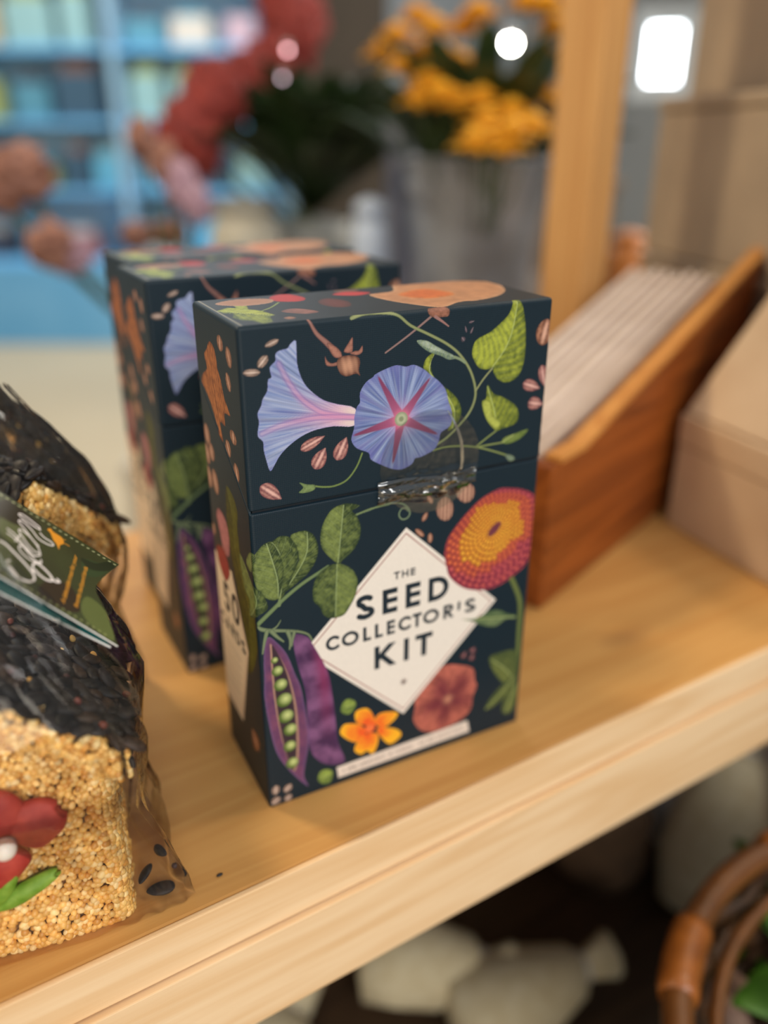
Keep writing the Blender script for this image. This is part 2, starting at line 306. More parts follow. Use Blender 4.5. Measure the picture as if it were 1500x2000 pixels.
class Canvas:
    def __init__(s, X, Y, base):
        s.X = X.ravel(); s.Y = Y.ravel(); s.C = np.tile(lin(base), (s.X.size,1)); s.aa = .13
    def near(s, P, pad):
        lo = P.min(0)-pad; hi = P.max(0)+pad
        return np.nonzero((s.X>lo[0])&(s.X<hi[0])&(s.Y>lo[1])&(s.Y<hi[1]))[0]
    def seg(s, x, y, P, closed):
        """distance to a polyline, arc length of the nearest point (0..1), side"""
        Q = np.roll(P,-1,0) if closed else P[1:]
        A = P if closed else P[:-1]
        L = np.hypot(*(Q-A).T); cum = np.concatenate([[0],np.cumsum(L)])
        best = np.full(x.shape, 1e9); arc = np.zeros(x.shape); side = np.zeros(x.shape); par = np.zeros(x.shape, bool)
        for (ax,ay),(bx,by),l,c in zip(A,Q,L,cum):
            dx,dy = bx-ax,by-ay
            t = np.clip(((x-ax)*dx+(y-ay)*dy)/max(l*l,1e-9),0,1)
            d = np.hypot(x-ax-t*dx, y-ay-t*dy); w = d < best
            best = np.where(w,d,best); arc = np.where(w,c+t*l,arc); side = np.where(w,np.sign(dx*(y-ay)-dy*(x-ax)),side)
            if closed and ay != by: par ^= ((ay>y)!=(by>y)) & (x < dx*(y-ay)/dy+ax)
        return best, arc/cum[-1], side, par
    def put(s, i, m, col):
        m = np.clip(m,0,1)[:,None]; s.C[i] = s.C[i]*(1-m)+col*m
    def inside(s, P, pad=.3):
        i = s.near(P,pad)
        if i.size == 0: return i,None,None,None,None
        d,a,sd,par = s.seg(s.X[i],s.Y[i],P,True)
        sdist = np.where(par,d,-d)
        return i, s.X[i], s.Y[i], sdist, np.clip(sdist/s.aa+.5,0,1)
    def fill(s, P, col, edge=None, ew=.6, sm=True, amp=.12, ns=2., m=1., col2=None):
        if sm: P = smooth_line(P)
        i,x,y,sd,k = s.inside(P)
        if i.size == 0: return
        c = np.tile(lin(col),(i.size,1)); nz = fbm(x,y,ns,3)[:,None]
        if col2 is not None: c = c*(1-nz)+lin(col2)*nz
        if edge is not None:
            e = np.exp(-np.maximum(sd,0)/ew)[:,None]; c = c*(1-e)+lin(edge)*e
        c = c*(1+amp*2*(nz-.5)); s.put(i,k*m,c)
    def line(s, P, w, col, sm=True, w2=None, col2=None, m=1.):
        if sm and len(P)>2: P = smooth_line(P,4,False)
        i = s.near(P,w)
        if i.size == 0: return
        x,y = s.X[i],s.Y[i]; d,a,sd,_ = s.seg(x,y,P,False)
        ww = w/2+((w2 if w2 is not None else w)-w)/2*a
        c = np.tile(lin(col),(i.size,1))
        if col2 is not None:
            t = np.clip(d/np.maximum(ww,.01),0,1)[:,None]; t = t*t; c = c*(1-t)+lin(col2)*t
        s.put(i,np.clip((ww-d)/s.aa+.5,0,1)*m,c)
    def leaf(s, P, M, dark, light, vein=(186,198,124), nv=6, slope=1.0, cells=.5, sm=True):
        P = smooth_line(P) if sm else P; M = smooth_line(M,4,False)
        i,x,y,sd,k = s.inside(P)
        if i.size == 0: return
        d,a,side,_ = s.seg(x,y,M,False); L = np.hypot(*(M[1:]-M[:-1]).T).sum()
        nz = fbm(x,y,1.6,5); g = fbm(x,y,.5,8)
        u = a-slope*d/L+ (fbm(x,y,3.,4)-.5)*.03; ph = u*nv+np.where(side>0,.35,0)
        f = ph-np.floor(ph); vd = np.minimum(f,1-f)*L/nv
        t = np.clip(.3+cells*(np.sin(math.pi*f))*.55+(nz-.5)*.75+(g-.5)*.3-.35*np.exp(-np.maximum(sd,0)/1.1)+.16*side-.10*np.exp(-d/.9),0,1)[:,None]
        c = lin(dark)*(1-t)+lin(light)*t
        v = np.clip(1-vd/.2,0,1)*.4; mv = np.clip(1-d/.32,0,1)
        v = np.maximum(v,mv*.9)[:,None]; c = c*(1-v)+lin(vein)*v
        e = np.exp(-np.maximum(sd,0)/.25)[:,None]*.5; c = c*(1-e)+lin(dark)*.8*e
        s.put(i,k,c)
    def seed(s, x0,y0,x1,y1,w,kind):
        pal = {0:((196,168,150),(100,80,72)),1:((205,150,135),(120,72,74)),2:((198,142,112),(112,70,52)),3:((110,85,95),(58,52,60)),4:((130,70,72),(80,48,52)),5:((176,112,72),(100,60,40))}[kind]
        ax = np.array([x1-x0,y1-y0]); L = np.hypot(*ax); u = ax/L; n = np.array([-u[1],u[0]]); tip = np.array([x0,y0])
        prof = [(0,0),(.12,.16),(.3,.36),(.5,.48),(.7,.5),(.86,.4),(.96,.2),(1,0)]
        if kind in (0,2): prof = [(0,0),(.06,.22),(.25,.42),(.5,.5),(.75,.42),(.94,.22),(1,0)]
        P = np.array([tip+u*a*L+n*b*w for a,b in prof]+[tip+u*a*L-n*b*w for a,b in prof[-2:0:-1]])
        P = smooth_line(P,3); i,x,y,sd,k = s.inside(P)
        if i.size == 0: return
        a = ((x-x0)*u[0]+(y-y0)*u[1])/L; b = ((x-x0)*n[0]+(y-y0)*n[1])/w
        st = .5+.5*np.cos(b*2*math.pi*3.0); core = np.exp(-(b/.12)**2)*np.sin(math.pi*np.clip(a,0,1))
        t = np.clip(.42+.55*(st-.5)+.55*core+(fbm(x,y,.8,2)-.5)*.8-.5*np.exp(-np.maximum(sd,0)/(.12*w)),0,1)[:,None]
        c = lin(pal[1])*(1-t)+lin(pal[0])*t+core[:,None]*.12
        s.put(i,k,c)
    def glyphs(s, strokes, x0, y0, H, W, w, col):
        clip = (x0-.01, x0+W+.01, y0-.01, y0+H+.01)
        for st in strokes:
            P = np.array([[x0+p[0]*W, y0+p[1]*H] for p in st])
            i = s.near(P,w)
            x,y = s.X[i],s.Y[i]; d,_,_,_ = s.seg(x,y,P,False)
            k = np.clip((w/2-d)/s.aa+.5,0,1)
            kx = np.clip(np.minimum(x-clip[0],clip[1]-x)/s.aa+.5,0,1); ky = np.clip(np.minimum(y-clip[2],clip[3]-y)/s.aa+.5,0,1)
            s.put(i,k*kx*ky,lin(col))
def arc(cx,cy,rx,ry,a0,a1,n=14): return [(cx+rx*math.cos(D2R*(a0+(a1-a0)*i/n)), cy+ry*math.sin(D2R*(a0+(a1-a0)*i/n))) for i in range(n+1)]
def glyph(ch, wx, wy):
    """stroke skeletons of wide geometric capitals in a unit box; wx, wy = half stroke in box units"""
    l,r,b,t,m = wx,1-wx,wy,1-wy,.5
    if ch=='T': return [[(0,t),(1,t)],[(m,0),(m,1)]]
    if ch=='H': return [[(l,0),(l,1)],[(r,0),(r,1)],[(l,.5),(r,.5)]]
    if ch=='E': return [[(l,0),(l,1)],[(l,b),(1,b)],[(l,t),(1,t)],[(l,.52),(.93,.52)]]
    if ch=='L': return [[(l,0),(l,1)],[(l,b),(1,b)]]
    if ch=='I': return [[(m,0),(m,1)]]
    if ch=='K': return [[(l,0),(l,1)],[(l*1.2,.42),(1-wx*.8,1.08)],[(l+.2,.55),(1-wx*.6,-.08)]]
    if ch=='D': return [[(l,0),(l,1)],[(l,b)]+arc(.38,.5,1-wx-.38,.5-wy,-90,90)+[(l,t)]]
    if ch=='O' or ch=='0': return [arc(.5,.5,.5-wx,.5-wy,0,360,36)]
    if ch=='C': return [arc(.56,.5,.56-wx,.5-wy,48,312,30)]
    if ch=='S': return [arc(.47,.735,.47-wx*.8,.265-wy,35,270-10,12)[:-1]+arc(.47,.265,.53-wx,.265-wy+.0,85,-145,14)]
    if ch=='R': return [[(l,0),(l,1)],[(l,t),(.5,t)]+arc(.5,.72,.42-wx,.28-wy,90,-90,10)+[(l,.44+wy*0)],[(.42,.45),(1-wx*.8,-.08)]]
    if ch=='A': return [[(.02+wx*.6,-.06),(m,1-wy*.4)],[(1-.02-wx*.6,-.06),(m,1-wy*.4)],[(.25,.28),(.75,.28)]]
    if ch=='5': return [[(.85,t),(.25,t),(.2,.55)]+arc(.45,.33,.55-wx,.33-wy,110,-140,14)]
    if ch=="'": return [[(.6,1),(.4,0)]]
    return []
def word(cv, text, xs, y0, H, w, col=(30,42,50)):
    for ch,(x0,x1) in zip(text,xs):
        W = x1-x0; cv.glyphs(glyph(ch,w/2/W,w/2/H),x0,y0,H,W,w,col)

GREEN = ((44,60,34),(138,152,82)); LIME = ((70,84,30),(170,178,66))
def paint_wrap(cv):
    A = ART; cv.C *= (1+.05*(fbm(cv.X,cv.Y,14,1)-.5))[:,None]
    # morning glory seen from the side
    P = smooth_line(A['trump'],3); i,x,y,sd,k = cv.inside(P)
    if i.size:
        tx,ty = A['throat'][0]; a = np.arctan2(y-ty,-(x-tx)); r = np.hypot(x-tx,y-ty); L = tx-A['throat'][1][0]
        t = np.clip(r/L,0,1.2)
        st = .5*vnoise(a*60+0*r,r*.12,1.,4)+.5*vnoise(a*150,r*.1,1.,9)
        c = lin((114,134,182))[None]*np.ones((i.size,1)); pale = lin((190,196,216)); dk = lin((84,90,156))
        q = np.clip(st*1.5-.3,0,1)[:,None]; c = c*(1-q*.75)+pale*q*.75
        c = c*(1-.4*np.clip(vnoise(a*46,r*.02,1.,12)*2.4-1.3,0,1)[:,None]); q = np.clip(vnoise(a*25,r*.05,1.,2)*1.6-.8,0,1)[:,None]; c = c*(1-q*.7)+dk*q*.7
        q = np.exp(-((t-.08)/.34)**2)[:,None]; c = c*(1-q)+lin((214,168,190))*q*(.8+.4*st[:,None])
        q = np.exp(-(t/.16)**2)[:,None]; c = c*(1-q)+lin((226,208,196))*q
        for rb,wd in ((A['rib1'],2.2),(A['rib2'],2.6)):
            Q = smooth_line(rb,4,False); d,ar,_,_ = cv.seg(x,y,Q,False)
            q = (np.exp(-(d/(.35+wd*.5*(1-abs(ar-.5))))**2)*(.35+.6*ar))[:,None]; c = c*(1-q)+lin((206,142,178))*q
            q = (np.exp(-((d-.9)/.3)**2)*.5)[:,None]; c = c*(1-q)+lin((112,96,160))*q
        e = np.exp(-np.maximum(sd,0)/.3)[:,None]*.45; c = c*(1-e)+lin((150,150,215))*e
        cv.put(i,k,c)
    for q in SEEDS: cv.seed(*[v/10 for v in q[:5]],q[5])
    # dried capsule
    br = (96,60,50); lt = (190,140,112)
    cv.line(A['capstem'],.9,(150,108,98),w2=2.6,col2=(110,72,68))
    for n in ('capsep1','capsep2','capsep3','capsep4'): cv.fill(A[n],(172,118,100),(98,62,58),.5,amp=.3,ns=.8)
    P = smooth_line(A['capball'],3); i,x,y,sd,k = cv.inside(P)
    if i.size:
        cx,cy = P.mean(0); t = np.clip(.45+.12*np.cos((x-cx)*2.6+ (y-cy)*.5)+.6*np.exp(-((x-cx+1)**2+(y-cy-.5)**2)/6)-.6*np.exp(-np.maximum(sd,0)/.8),0,1)[:,None]
        cv.put(i,k,lin(br)*(1-t)+lin(lt)*t)
    # stems, buds
    cv.line(A['stemA'],.75,(112,130,72),col2=(84,100,60)); cv.fill(A['budA'],(116,134,84),(80,98,62),.4,amp=.4,ns=.7)
    cv.leaf(A['leafC'],A['leafCm'],*LIME,nv=6)
    cv.line(A['twig'],.75,(140,112,108),w2=1.0,col2=(96,76,76))
    cv.fill(A['pod'],(150,100,80),(90,58,50),.5,amp=.4,ns=1.); cv.line(A['podleg'],1.2,(150,110,104),w2=.5)
    cv.line(A['vine'],1.1,(138,144,98),col2=(96,106,72)); cv.line(A['petio'],.75,(150,152,106),col2=(110,118,80))
    for n in ('lowst','ls2','ls3'): cv.line(A[n],.75,(134,144,84),col2=(92,108,62))
    cv.leaf(A['wbud'],A['wbuds'],(104,122,104),(196,206,186),nv=3,cells=.2); cv.line(A['wbuds'],1.0,(128,142,110))
    cv.leaf(A['budB'],A['ls3'][-1:].repeat(2,0)+np.array([[0,0],[12,6]]),(96,114,54),(150,160,90),nv=3,cells=.3); cv.fill(A['budC'],(120,136,112),(90,104,84),.5)
    cv.leaf(A['leafA'],A['leafAm'],*LIME,nv=8,slope=.9,cells=.8); cv.leaf(A['leafB'],A['leafBm'],*LIME,nv=6,cells=.7)
    cv.fill(A['leafBf'],(176,182,84),(110,120,50),.6,amp=.3,ns=1.)
    # morning glory face
    P = smooth_line(A['glory'],3); i,x,y,sd,k = cv.inside(P)
    if i.size:
        R = A['rays']; cx,cy = R[0]; dx,dy = x-cx,y-cy; r = np.hypot(dx,dy); a = np.arctan2(dy,dx)
        rm = np.array([np.hypot(*(p-R[0])) for p in P]).mean(); t = r/rm
        st = .55*vnoise(a*22,r*.1,1.,4)+.45*vnoise(a*60,r*.15,1.,6)
        c = lin((100,118,170))[None]*np.ones((i.size,1))
        q = np.clip(st*1.7-.45,0,1)[:,None]; c = c*(1-q*.8)+lin((166,180,210))*q*.8
        q = np.clip(vnoise(a*9,r*.03,1.,7)*1.9-.9,0,1)[:,None]*.7; c = c*(1-.35*np.clip(vnoise(a*34,r*.02,1.,12)*2.4-1.3,0,1)[:,None]); c = c*(1-q)+lin((92,88,150))*q
        q = (np.exp(-np.maximum(sd,0)/2.2)*.5)[:,None]; c = c*(1-q)+lin((106,104,170))*q
        q = np.exp(-((t-.12)/.22)**2)[:,None]*.55; c = c*(1-q)+lin((206,170,206))*q
        for p in R[1:]:
            ax = p-R[0]; l = np.hypot(*ax); u = ax/l; al = (dx*u[0]+dy*u[1]); pr = np.abs(-dx*u[1]+dy*u[0]); hw = 1.9*np.clip(1-al/l,0,1)**.8+.25
            q = (np.clip((hw-pr)/.5+.4,0,1)*np.clip((l-al)/1.5,0,1)*(al>0))[:,None]; cc = lin((132,50,84))*(1-st[:,None]*.3)+lin((196,110,150))*(np.clip(1-al/l,0,1)**2)[:,None]*.5
            c = c*(1-q*.92)+cc*q*.92
        q = np.exp(-(r/3.6)**4)[:,None]*.8; c = c*(1-q)+lin((214,120,140))*q
        q = np.clip((2.9-r)/.2,0,1)[:,None]; cc = lin((176,182,150))*(1-.35*np.clip(np.abs(r-1.5),0,1))[:,None]; c = c*(1-q)+cc*q
        q = np.clip((1.1-r)/.3,0,1)[:,None]*.6; c = c*(1-q)+lin((120,130,96))*q
        cv.put(i,k,c)
    # round ribbed seeds
    for n in ('cor1','cor2'):
        P = smooth_line(A[n],3); i,x,y,sd,k = cv.inside(P)
        if i.size:
            cx,cy = P.mean(0); w = P[:,0].max()-cx; b = (x-cx)/w; t = np.clip(.5+.4*np.cos(b*(2.2+.6*b*b)*2*math.pi)+.3*(fbm(x,y,1,2)-.5)-.4*np.exp(-np.maximum(sd,0)/.7),0,1)[:,None]
            cv.put(i,k,lin((122,82,70))*(1-t)+lin((206,160,134))*t)
    cv.line(A['tendril'],.8,(124,142,110),w2=.55,col2=(90,108,84))
    # side panel
    cv.leaf(A['blade'],A['bladem'],(48,50,16),(98,100,32),vein=(116,118,48),nv=2,slope=.2,cells=.2)
    # dark red flower, then the label diamond over it
    P = smooth_line(A['dark'],3); i,x,y,sd,k = cv.inside(P)
    if i.size:
        cx,cy = A['darkc'][0]; r = np.hypot(x-cx,y-cy); a = np.arctan2(y-cy,x-cx); st = vnoise(a*14,r*.3,1.,3)
        t = np.clip(r/15+ (fbm(x,y,3,2)-.5)*.5+.2*np.sin(a*5+1),0,1)[:,None]
        c = lin((110,44,54))*(1-t**2)+lin((176,96,82))*t**2; c *= (.75+.5*st)[:,None]
        q = np.exp(-(r/2.2)**2)[:,None]; c = c*(1-q)+lin((190,130,104))*q
        cv.put(i,k,c)
    dia = np.array([[64.9,120.],[111.8,74.],[65.,27.2],[18.2,74.]])
    cv.fill(dia,(232,222,210),sm=False,amp=.05,ns=.6)
    c0 = dia.mean(0)
    ins = c0+(dia-c0)*.945; cv.line(np.vstack([ins,ins[:1]]),.42,(140,44,40),sm=False)
    ink = (26,40,50)
    word(cv,'THE',[(59.4,62.3),(63.2,66.3),(67.3,69.6)],97.3,3.5,.75,ink)
    word(cv,'SEED',[(42.2,50.6),(54.2,61.2),(65.1,72.2),(76.2,86.3)],82.,11.6,2.5,ink)
    word(cv,"COLLECTOR'S",[(28.3,34.6),(35.4,43.2),(45.2,48.9),(50.7,54.4),(56.3,60.2),(61.8,68.2),(68.7,73.2),(73.9,81.9),(84.2,89.6),(91.3,92.8),(95.3,101.)],71.3,6.9,1.5,ink)
    for st in [0]:
        cv.fill(np.array([[90.6,73.9],[93.2,73.9],[93.2,70.9],[90.6,70.9]]),(232,222,210),sm=False,amp=.02)
    word(cv,'KIT',[(50.4,61.),(64.7,67.1),(70.4,79.)],55.6,11.4,2.5,ink)
    for q in range(3):
        a = D2R*(90+60*q); cv.line(np.array([[64.9-1.5*math.cos(a),44.7-1.5*math.sin(a)],[64.9+1.5*math.cos(a),44.7+1.5*math.sin(a)]]),.55,(90,62,56),sm=False)
    # zinnia over the corner of the diamond
    cv.line(A['zstem'],2.8,(104,114,62),w2=2.4,col2=(66,80,48))
    cv.leaf(A['zleaf'],A['zleafm'],(70,92,62),(124,138,94),nv=5)
    for n in ('zl2','zl3','zl4'): cv.leaf(A[n],A[n+'m'],(52,68,40),(112,120,62),nv=5)
    P = smooth_line(A['zin'],3); c0 = A['zinc'][0]
    cv.fill(A['zin'],(140,52,66),(170,70,80),.8)
    Y = smooth_line(A['ziny'],3); rr = np.random.RandomState(5)
    def radius(Q,a):
        an = np.arctan2(Q[:,1]-c0[1],Q[:,0]-c0[0]); rd = np.hypot(*(Q-c0).T); o = np.argsort(an)
        return np.interp(a,an[o],rd[o],period=2*math.pi)
    for ring in range(11,0,-1):
        f = ring/11.; n = int(20+26*f)
        for q in range(n):
            a = 2*math.pi*(q+.5*(ring%2))/n-math.pi; R0 = float(radius(P,a)); RY = float(radius(Y,a))
            r = f*R0*.97; rel = r/RY; w = .95*2*math.pi*r/n+.35; l = R0/11*1.6
            u = np.array([math.cos(a),math.sin(a)]); tp = c0+u*min(r,R0-.2); bs = c0+u*max(r-l,.3)
            j = rr.rand()
            if rel < 1: ct = np.array((244,188,62))*(1-.25*j)+np.array((230,120,44))*.25*j; ce = (186,98,40)
            elif rel < 1.3: ct = np.array((222,112,66)); ce = (166,62,62)
            else: ct = np.array((214,100,84))*(1-.4*j)+np.array((196,84,104))*.4*j; ce = (140,46,70)
            cv.line(np.array([bs,tp-u*.4*w]),w*.8,np.array(ce)*.8,sm=False,w2=w*1.12); cv.line(np.array([bs,tp-u*.42*w]),w*.35,ct,sm=False,w2=w*.74,col2=np.array(ce)*1.05)
    i,x,y,sd,k = cv.inside(P)
    cv.fill(c0+np.array([[2.2,3.],[3.8,1.6],[1.8,-1.8],[-1.5,-3.6],[-3.2,-2.2],[-1.4,1.]]),(104,50,66),(150,80,50),.5)
    # pea pods
    P = smooth_line(A['cpod'],3); i,x,y,sd,k = cv.inside(P)
    if i.size:
        t = np.clip(.5+1.5*(fbm(x,y,5,2)-.5)+.4*np.sin(y*.42),0,1)[:,None]; c = lin((66,38,74))*(1-t)+lin((126,82,122))*t
        q = (np.exp(-((x-(28-.05*(y-40)))/3.2)**2)*np.clip((y-25)/40,0,1)*.8)[:,None]; c = c*(1-q)+lin((140,50,92))*q
        q = np.exp(-np.maximum(sd,0)/.6)[:,None]*.4; c = c*(1-q)+lin((92,58,110))*q; cv.put(i,k,c)
    P = smooth_line(A['opod'],3); i,x,y,sd,k = cv.inside(P)
    if i.size:
        t = fbm(x,y,4,6)[:,None]; c = lin((74,48,88))*(1-t)+lin((128,72,98))*t
        q = np.exp(-np.maximum(sd,0)/.5)[:,None]*.6; c = c*(1-q)+lin((112,92,140))*q; cv.put(i,k,c)
    cv.fill(A['opin'],(178,140,118),(150,110,100),.5); c1 = A['opin'].mean(0)
    cv.fill(c1+(A['opin']-c1)*np.array([.82,.97]),(52,38,48),(70,48,58),.6)
    for (px_,py_),r in zip(A['peas'],(1.5,2.4,2.9,3.4,3.3,3.0,2.8,2.9,2.4)):
        C8 = np.array([[px_+r*math.cos(a),py_+r*1.02*math.sin(a)] for a in np.arange(0,6.28,.45)])
        i,x,y,sd,k = cv.inside(C8)
        if i.size:
            t = np.clip(1-np.hypot(x-px_-.2*r,y-py_-.15*r)/r,0,1)[:,None]; c = lin((78,100,40))*(1-t)+lin((206,214,140))*t; cv.put(i,k,c)
    for n,w in (('cx0',1.9),('cx1',1.0),('cx2',1.9),('cx3',2.),('cx4',2.),('cx5',1.6)): cv.line(A[n],w,(122,134,100),w2=w*.35,col2=(82,98,72))
    # pea leaves
    cv.line(A['pst3'],.9,(118,134,92),w2=.7,col2=(88,104,70))
    cv.line(A['pst'],2.1,(112,130,88),w2=1.4,col2=(72,92,60)); cv.line(A['pst2'],1.6,(112,130,88),w2=.8)
    for n in ('L4','L3','L3b','L5','L6','L2','L1'): cv.leaf(A[n],A[n+'m'],*GREEN,vein=(160,176,120),nv=8,slope=.85,cells=.35)
    for n in ('pea1','pea2'):
        cv.leaf(A[n],np.array([A[n].mean(0)-[1.5,0],A[n].mean(0)+[1.5,0]]),(74,98,42),(158,178,78),nv=3)
    # orange flower
    for q in range(5):
        P = smooth_line(A['of%d'%q],3); i,x,y,sd,k = cv.inside(P)
        if i.size:
            r = np.hypot(x-A['ofc'][0][0],y-A['ofc'][0][1]); t = np.clip(1.25-r/10.5+.12*np.clip(sd,0,1.5)-.25*np.exp(-np.maximum(sd,0)/.5)+(fbm(x,y,1.6,2)-.5)*.8,0,1)[:,None]
            c = lin((246,178,40))*(1-t)+lin((236,92,38))*t; cv.put(i,k,c)
    x0,y0 = A['ofc'][0]; cv.fill(np.array([[x0+2.6*math.cos(a),y0+2.6*math.sin(a)] for a in np.arange(0,6.28,.6)]),(238,120,66),(236,92,40),1.)
    # title strip with its line of fine print
    S4 = A['strip']; cv.fill(S4,(224,210,196),sm=False,amp=.04)
    u = (S4[1]+S4[2]-S4[0]-S4[3])/2; l = np.hypot(*u); u = u/l; n = np.array([-u[1],u[0]]); p0 = (S4[0]+S4[3])/2; rs = np.random.RandomState(3); t = 3.
    while t < l-3:
        w = rs.uniform(.5,.9)
        if rs.rand() < .86 and not (abs(t-l*.36)<1.2 or abs(t-l*.58)<1.2): 
            cv.line(np.array([p0+u*t-n*.75,p0+u*t+n*.75]),.32,(110,90,84),sm=False)
            if rs.rand()<.7: cv.line(np.array([p0+u*t+n*.7*rs.choice([-1,0,1]),p0+u*(t+w)+n*.7*rs.choice([-1,0,1])]),.3,(110,90,84),sm=False)
        t += w+.35
    # left side: dry flower, petals, 50 CARDS label
    i,x,y,sd,k = cv.inside(smooth_line(A['opod2'],3))
    if i.size:
        d,a,_,_ = cv.seg(x,y,smooth_line(A['opod2m'],3,False),False); st = .5+.5*np.cos(d*2.6+a*3); nz = fbm(x,y,2,3)
        t = np.clip(.35+.4*(st-.5)+.9*(nz-.4)-.4*np.exp(-np.maximum(sd,0)/.7),0,1)[:,None]; cv.put(i,k,lin((110,54,28))*(1-t)+lin((206,126,66))*t)
    lab = np.array([[-14.6,71.],[-30.,101.],[-55.5,101.],[-55.5,26.],[-30.7,24.7]]); cv.fill(lab,(226,205,176),sm=False,amp=.05,ns=.7)
    li = np.array([[-30.,98.],[-16.,71.],[-31.,28.]]); cv.line(li,.4,(150,60,50),sm=False)
    word(cv,'50',[(-44.5,-37.),(-34.,-23.8)],76.4,14.6,2.8,ink)
    word(cv,'CARDS',[(-52.5,-46.5),(-45.2,-39.4),(-37.2,-32.6),(-31.2,-25.6),(-23.8,-18.4)],66.4,6.4,1.5,ink)
    for q in range(5): cv.line(np.array([[-50.,59-q*5.],[-27.-q,59-q*5.]]),.55,(150,136,120),sm=False)
    cv.fill(A['pinkp'],(176,110,112),(120,66,76),.8,amp=.4,ns=1.5); cv.fill(A['redp'],(140,42,48),(100,30,40),.8,amp=.3)
    return cv.C
def paint_top(cv):
    A = ART; cv.leaf(A['tleaf'],A['tleafm'],*LIME,nv=5,sm=False)
    cv.line(A['tst'],.9,(110,124,64)); cv.fill(A['tred'],(168,38,34),(130,28,30),1.); cv.fill(A['tbr'],(126,84,74),(84,56,50),1.,amp=.4); cv.fill(A['tbr2'],(150,108,84),(90,60,50),.8)
    cv.fill(A['tnas'],(172,122,86),(184,142,108),1.2,amp=.25,ns=3); cv.fill(A['tnasc'],(186,96,42),(190,122,66),1.5,amp=.3,ns=2)
    cv.fill(A['tdred'],(92,40,30),(60,34,30),2.); cv.fill(A['tsw'],(104,76,60),(60,44,40),1.5,amp=.5)
    cv.fill(np.array([[6,44],[16,50],[28,46],[26,38],[14,36]]),(150,106,80),(160,124,100),1.2); cv.fill(np.array([[54,44],[62,48],[70,42],[62,38]]),(176,50,48),(140,36,40),1.)
    # creased paper folds where the wrap is worn pale
    cv.line(np.array([[2.4,.8],[2.4,54.5]]),.5,(150,146,128),sm=False,m=.8); cv.line(np.array([[.3,1.],[.2,54.]]),.8,(120,118,100),sm=False,m=.5)
    return cv.C

# ------------------------------------------------------------------ camera
CAM = Vector((-.10006,-.25493,.26148))
fw = Vector((.47888,.7761,-.4103)); rt = Vector((.85182,-.52383,.00335)); up = Vector((.21232,.3511,.91195))
cd = bpy.data.cameras.new('camera'); cam = bpy.data.objects.new('camera', cd); COL.objects.link(cam)
M = Matrix((rt, up, -fw)).transposed().to_4x4(); M.translation = CAM; cam.matrix_world = M
cd.sensor_fit = 'VERTICAL'; cd.sensor_height = 24; cd.sensor_width = 18; cd.lens = 24*1600/2000
cd.clip_start = .01; cd.clip_end = 60
cd.dof.use_dof = True; cd.dof.focus_distance = .298; cd.dof.aperture_fstop = 1.85; cd.dof.aperture_blades = 0
scene.camera = cam

# ------------------------------------------------------------------ materials
M_print = printed('printed_carton_wrap',rough=.46,spec=.32); M_core = simple('inner_board', (34,40,46), (24,30,36), rough=.8)
M_pine = wood('pine_top', (190,136,72), (206,156,90)); M_pine_front_lit = wood('pine_front_lit', (226,184,134), (242,210,168)); M_pine_post = wood('pine_post', (184,132,76), (212,164,104), axis=2)  # front pine paler than the top: frontal light put into its colour
M_red = simple('red_gum', (150,30,24), (184,66,50), scale=160, rough=.62, sub=.25, bump=.35)
M_leafgum = simple('green_gum', (96,136,24), (136,166,60), scale=220, rough=.6, sub=.25, bump=.5)
M_pearl = simple('white_pearl', (226,214,200), rough=.5, sub=.3, bump=0)
M_grain = printed('millet_grain', 'tint', rough=.38, weave=False, spec=.5)
M_sun = printed('sunflower_husk', 'tint', rough=.5, weave=False, spec=.3)
M_film = film('cellophane', tint=(.99,.985,.98), gloss=.035, rough=.05, haze=.010, bscale=70, bstr=.25); M_tape = film('clear_tape', tint=(.84,.86,.86), gloss=.07, rough=.04, haze=.002, bscale=40, bstr=.06)
M_orange = wood('stained_crate_wood', (100,46,12), (152,80,28), rough=.45, knots=False)
M_orange2 = wood('stained_crate_edge', (176,112,48), (206,146,76), rough=.45, knots=False)
M_kraft = simple('cream_card', (186,156,124), (200,172,140), scale=18, rough=.75, bump=.1)
M_kraft2 = simple('grey_paper',(206,186,170),(228,210,196), scale=14, rough=.8, bump=.2, stretch=(1,1,4))
M_tan = simple('sand_coloured_board', (150,132,112), (172,152,128), scale=9, rough=.8, bump=.15)

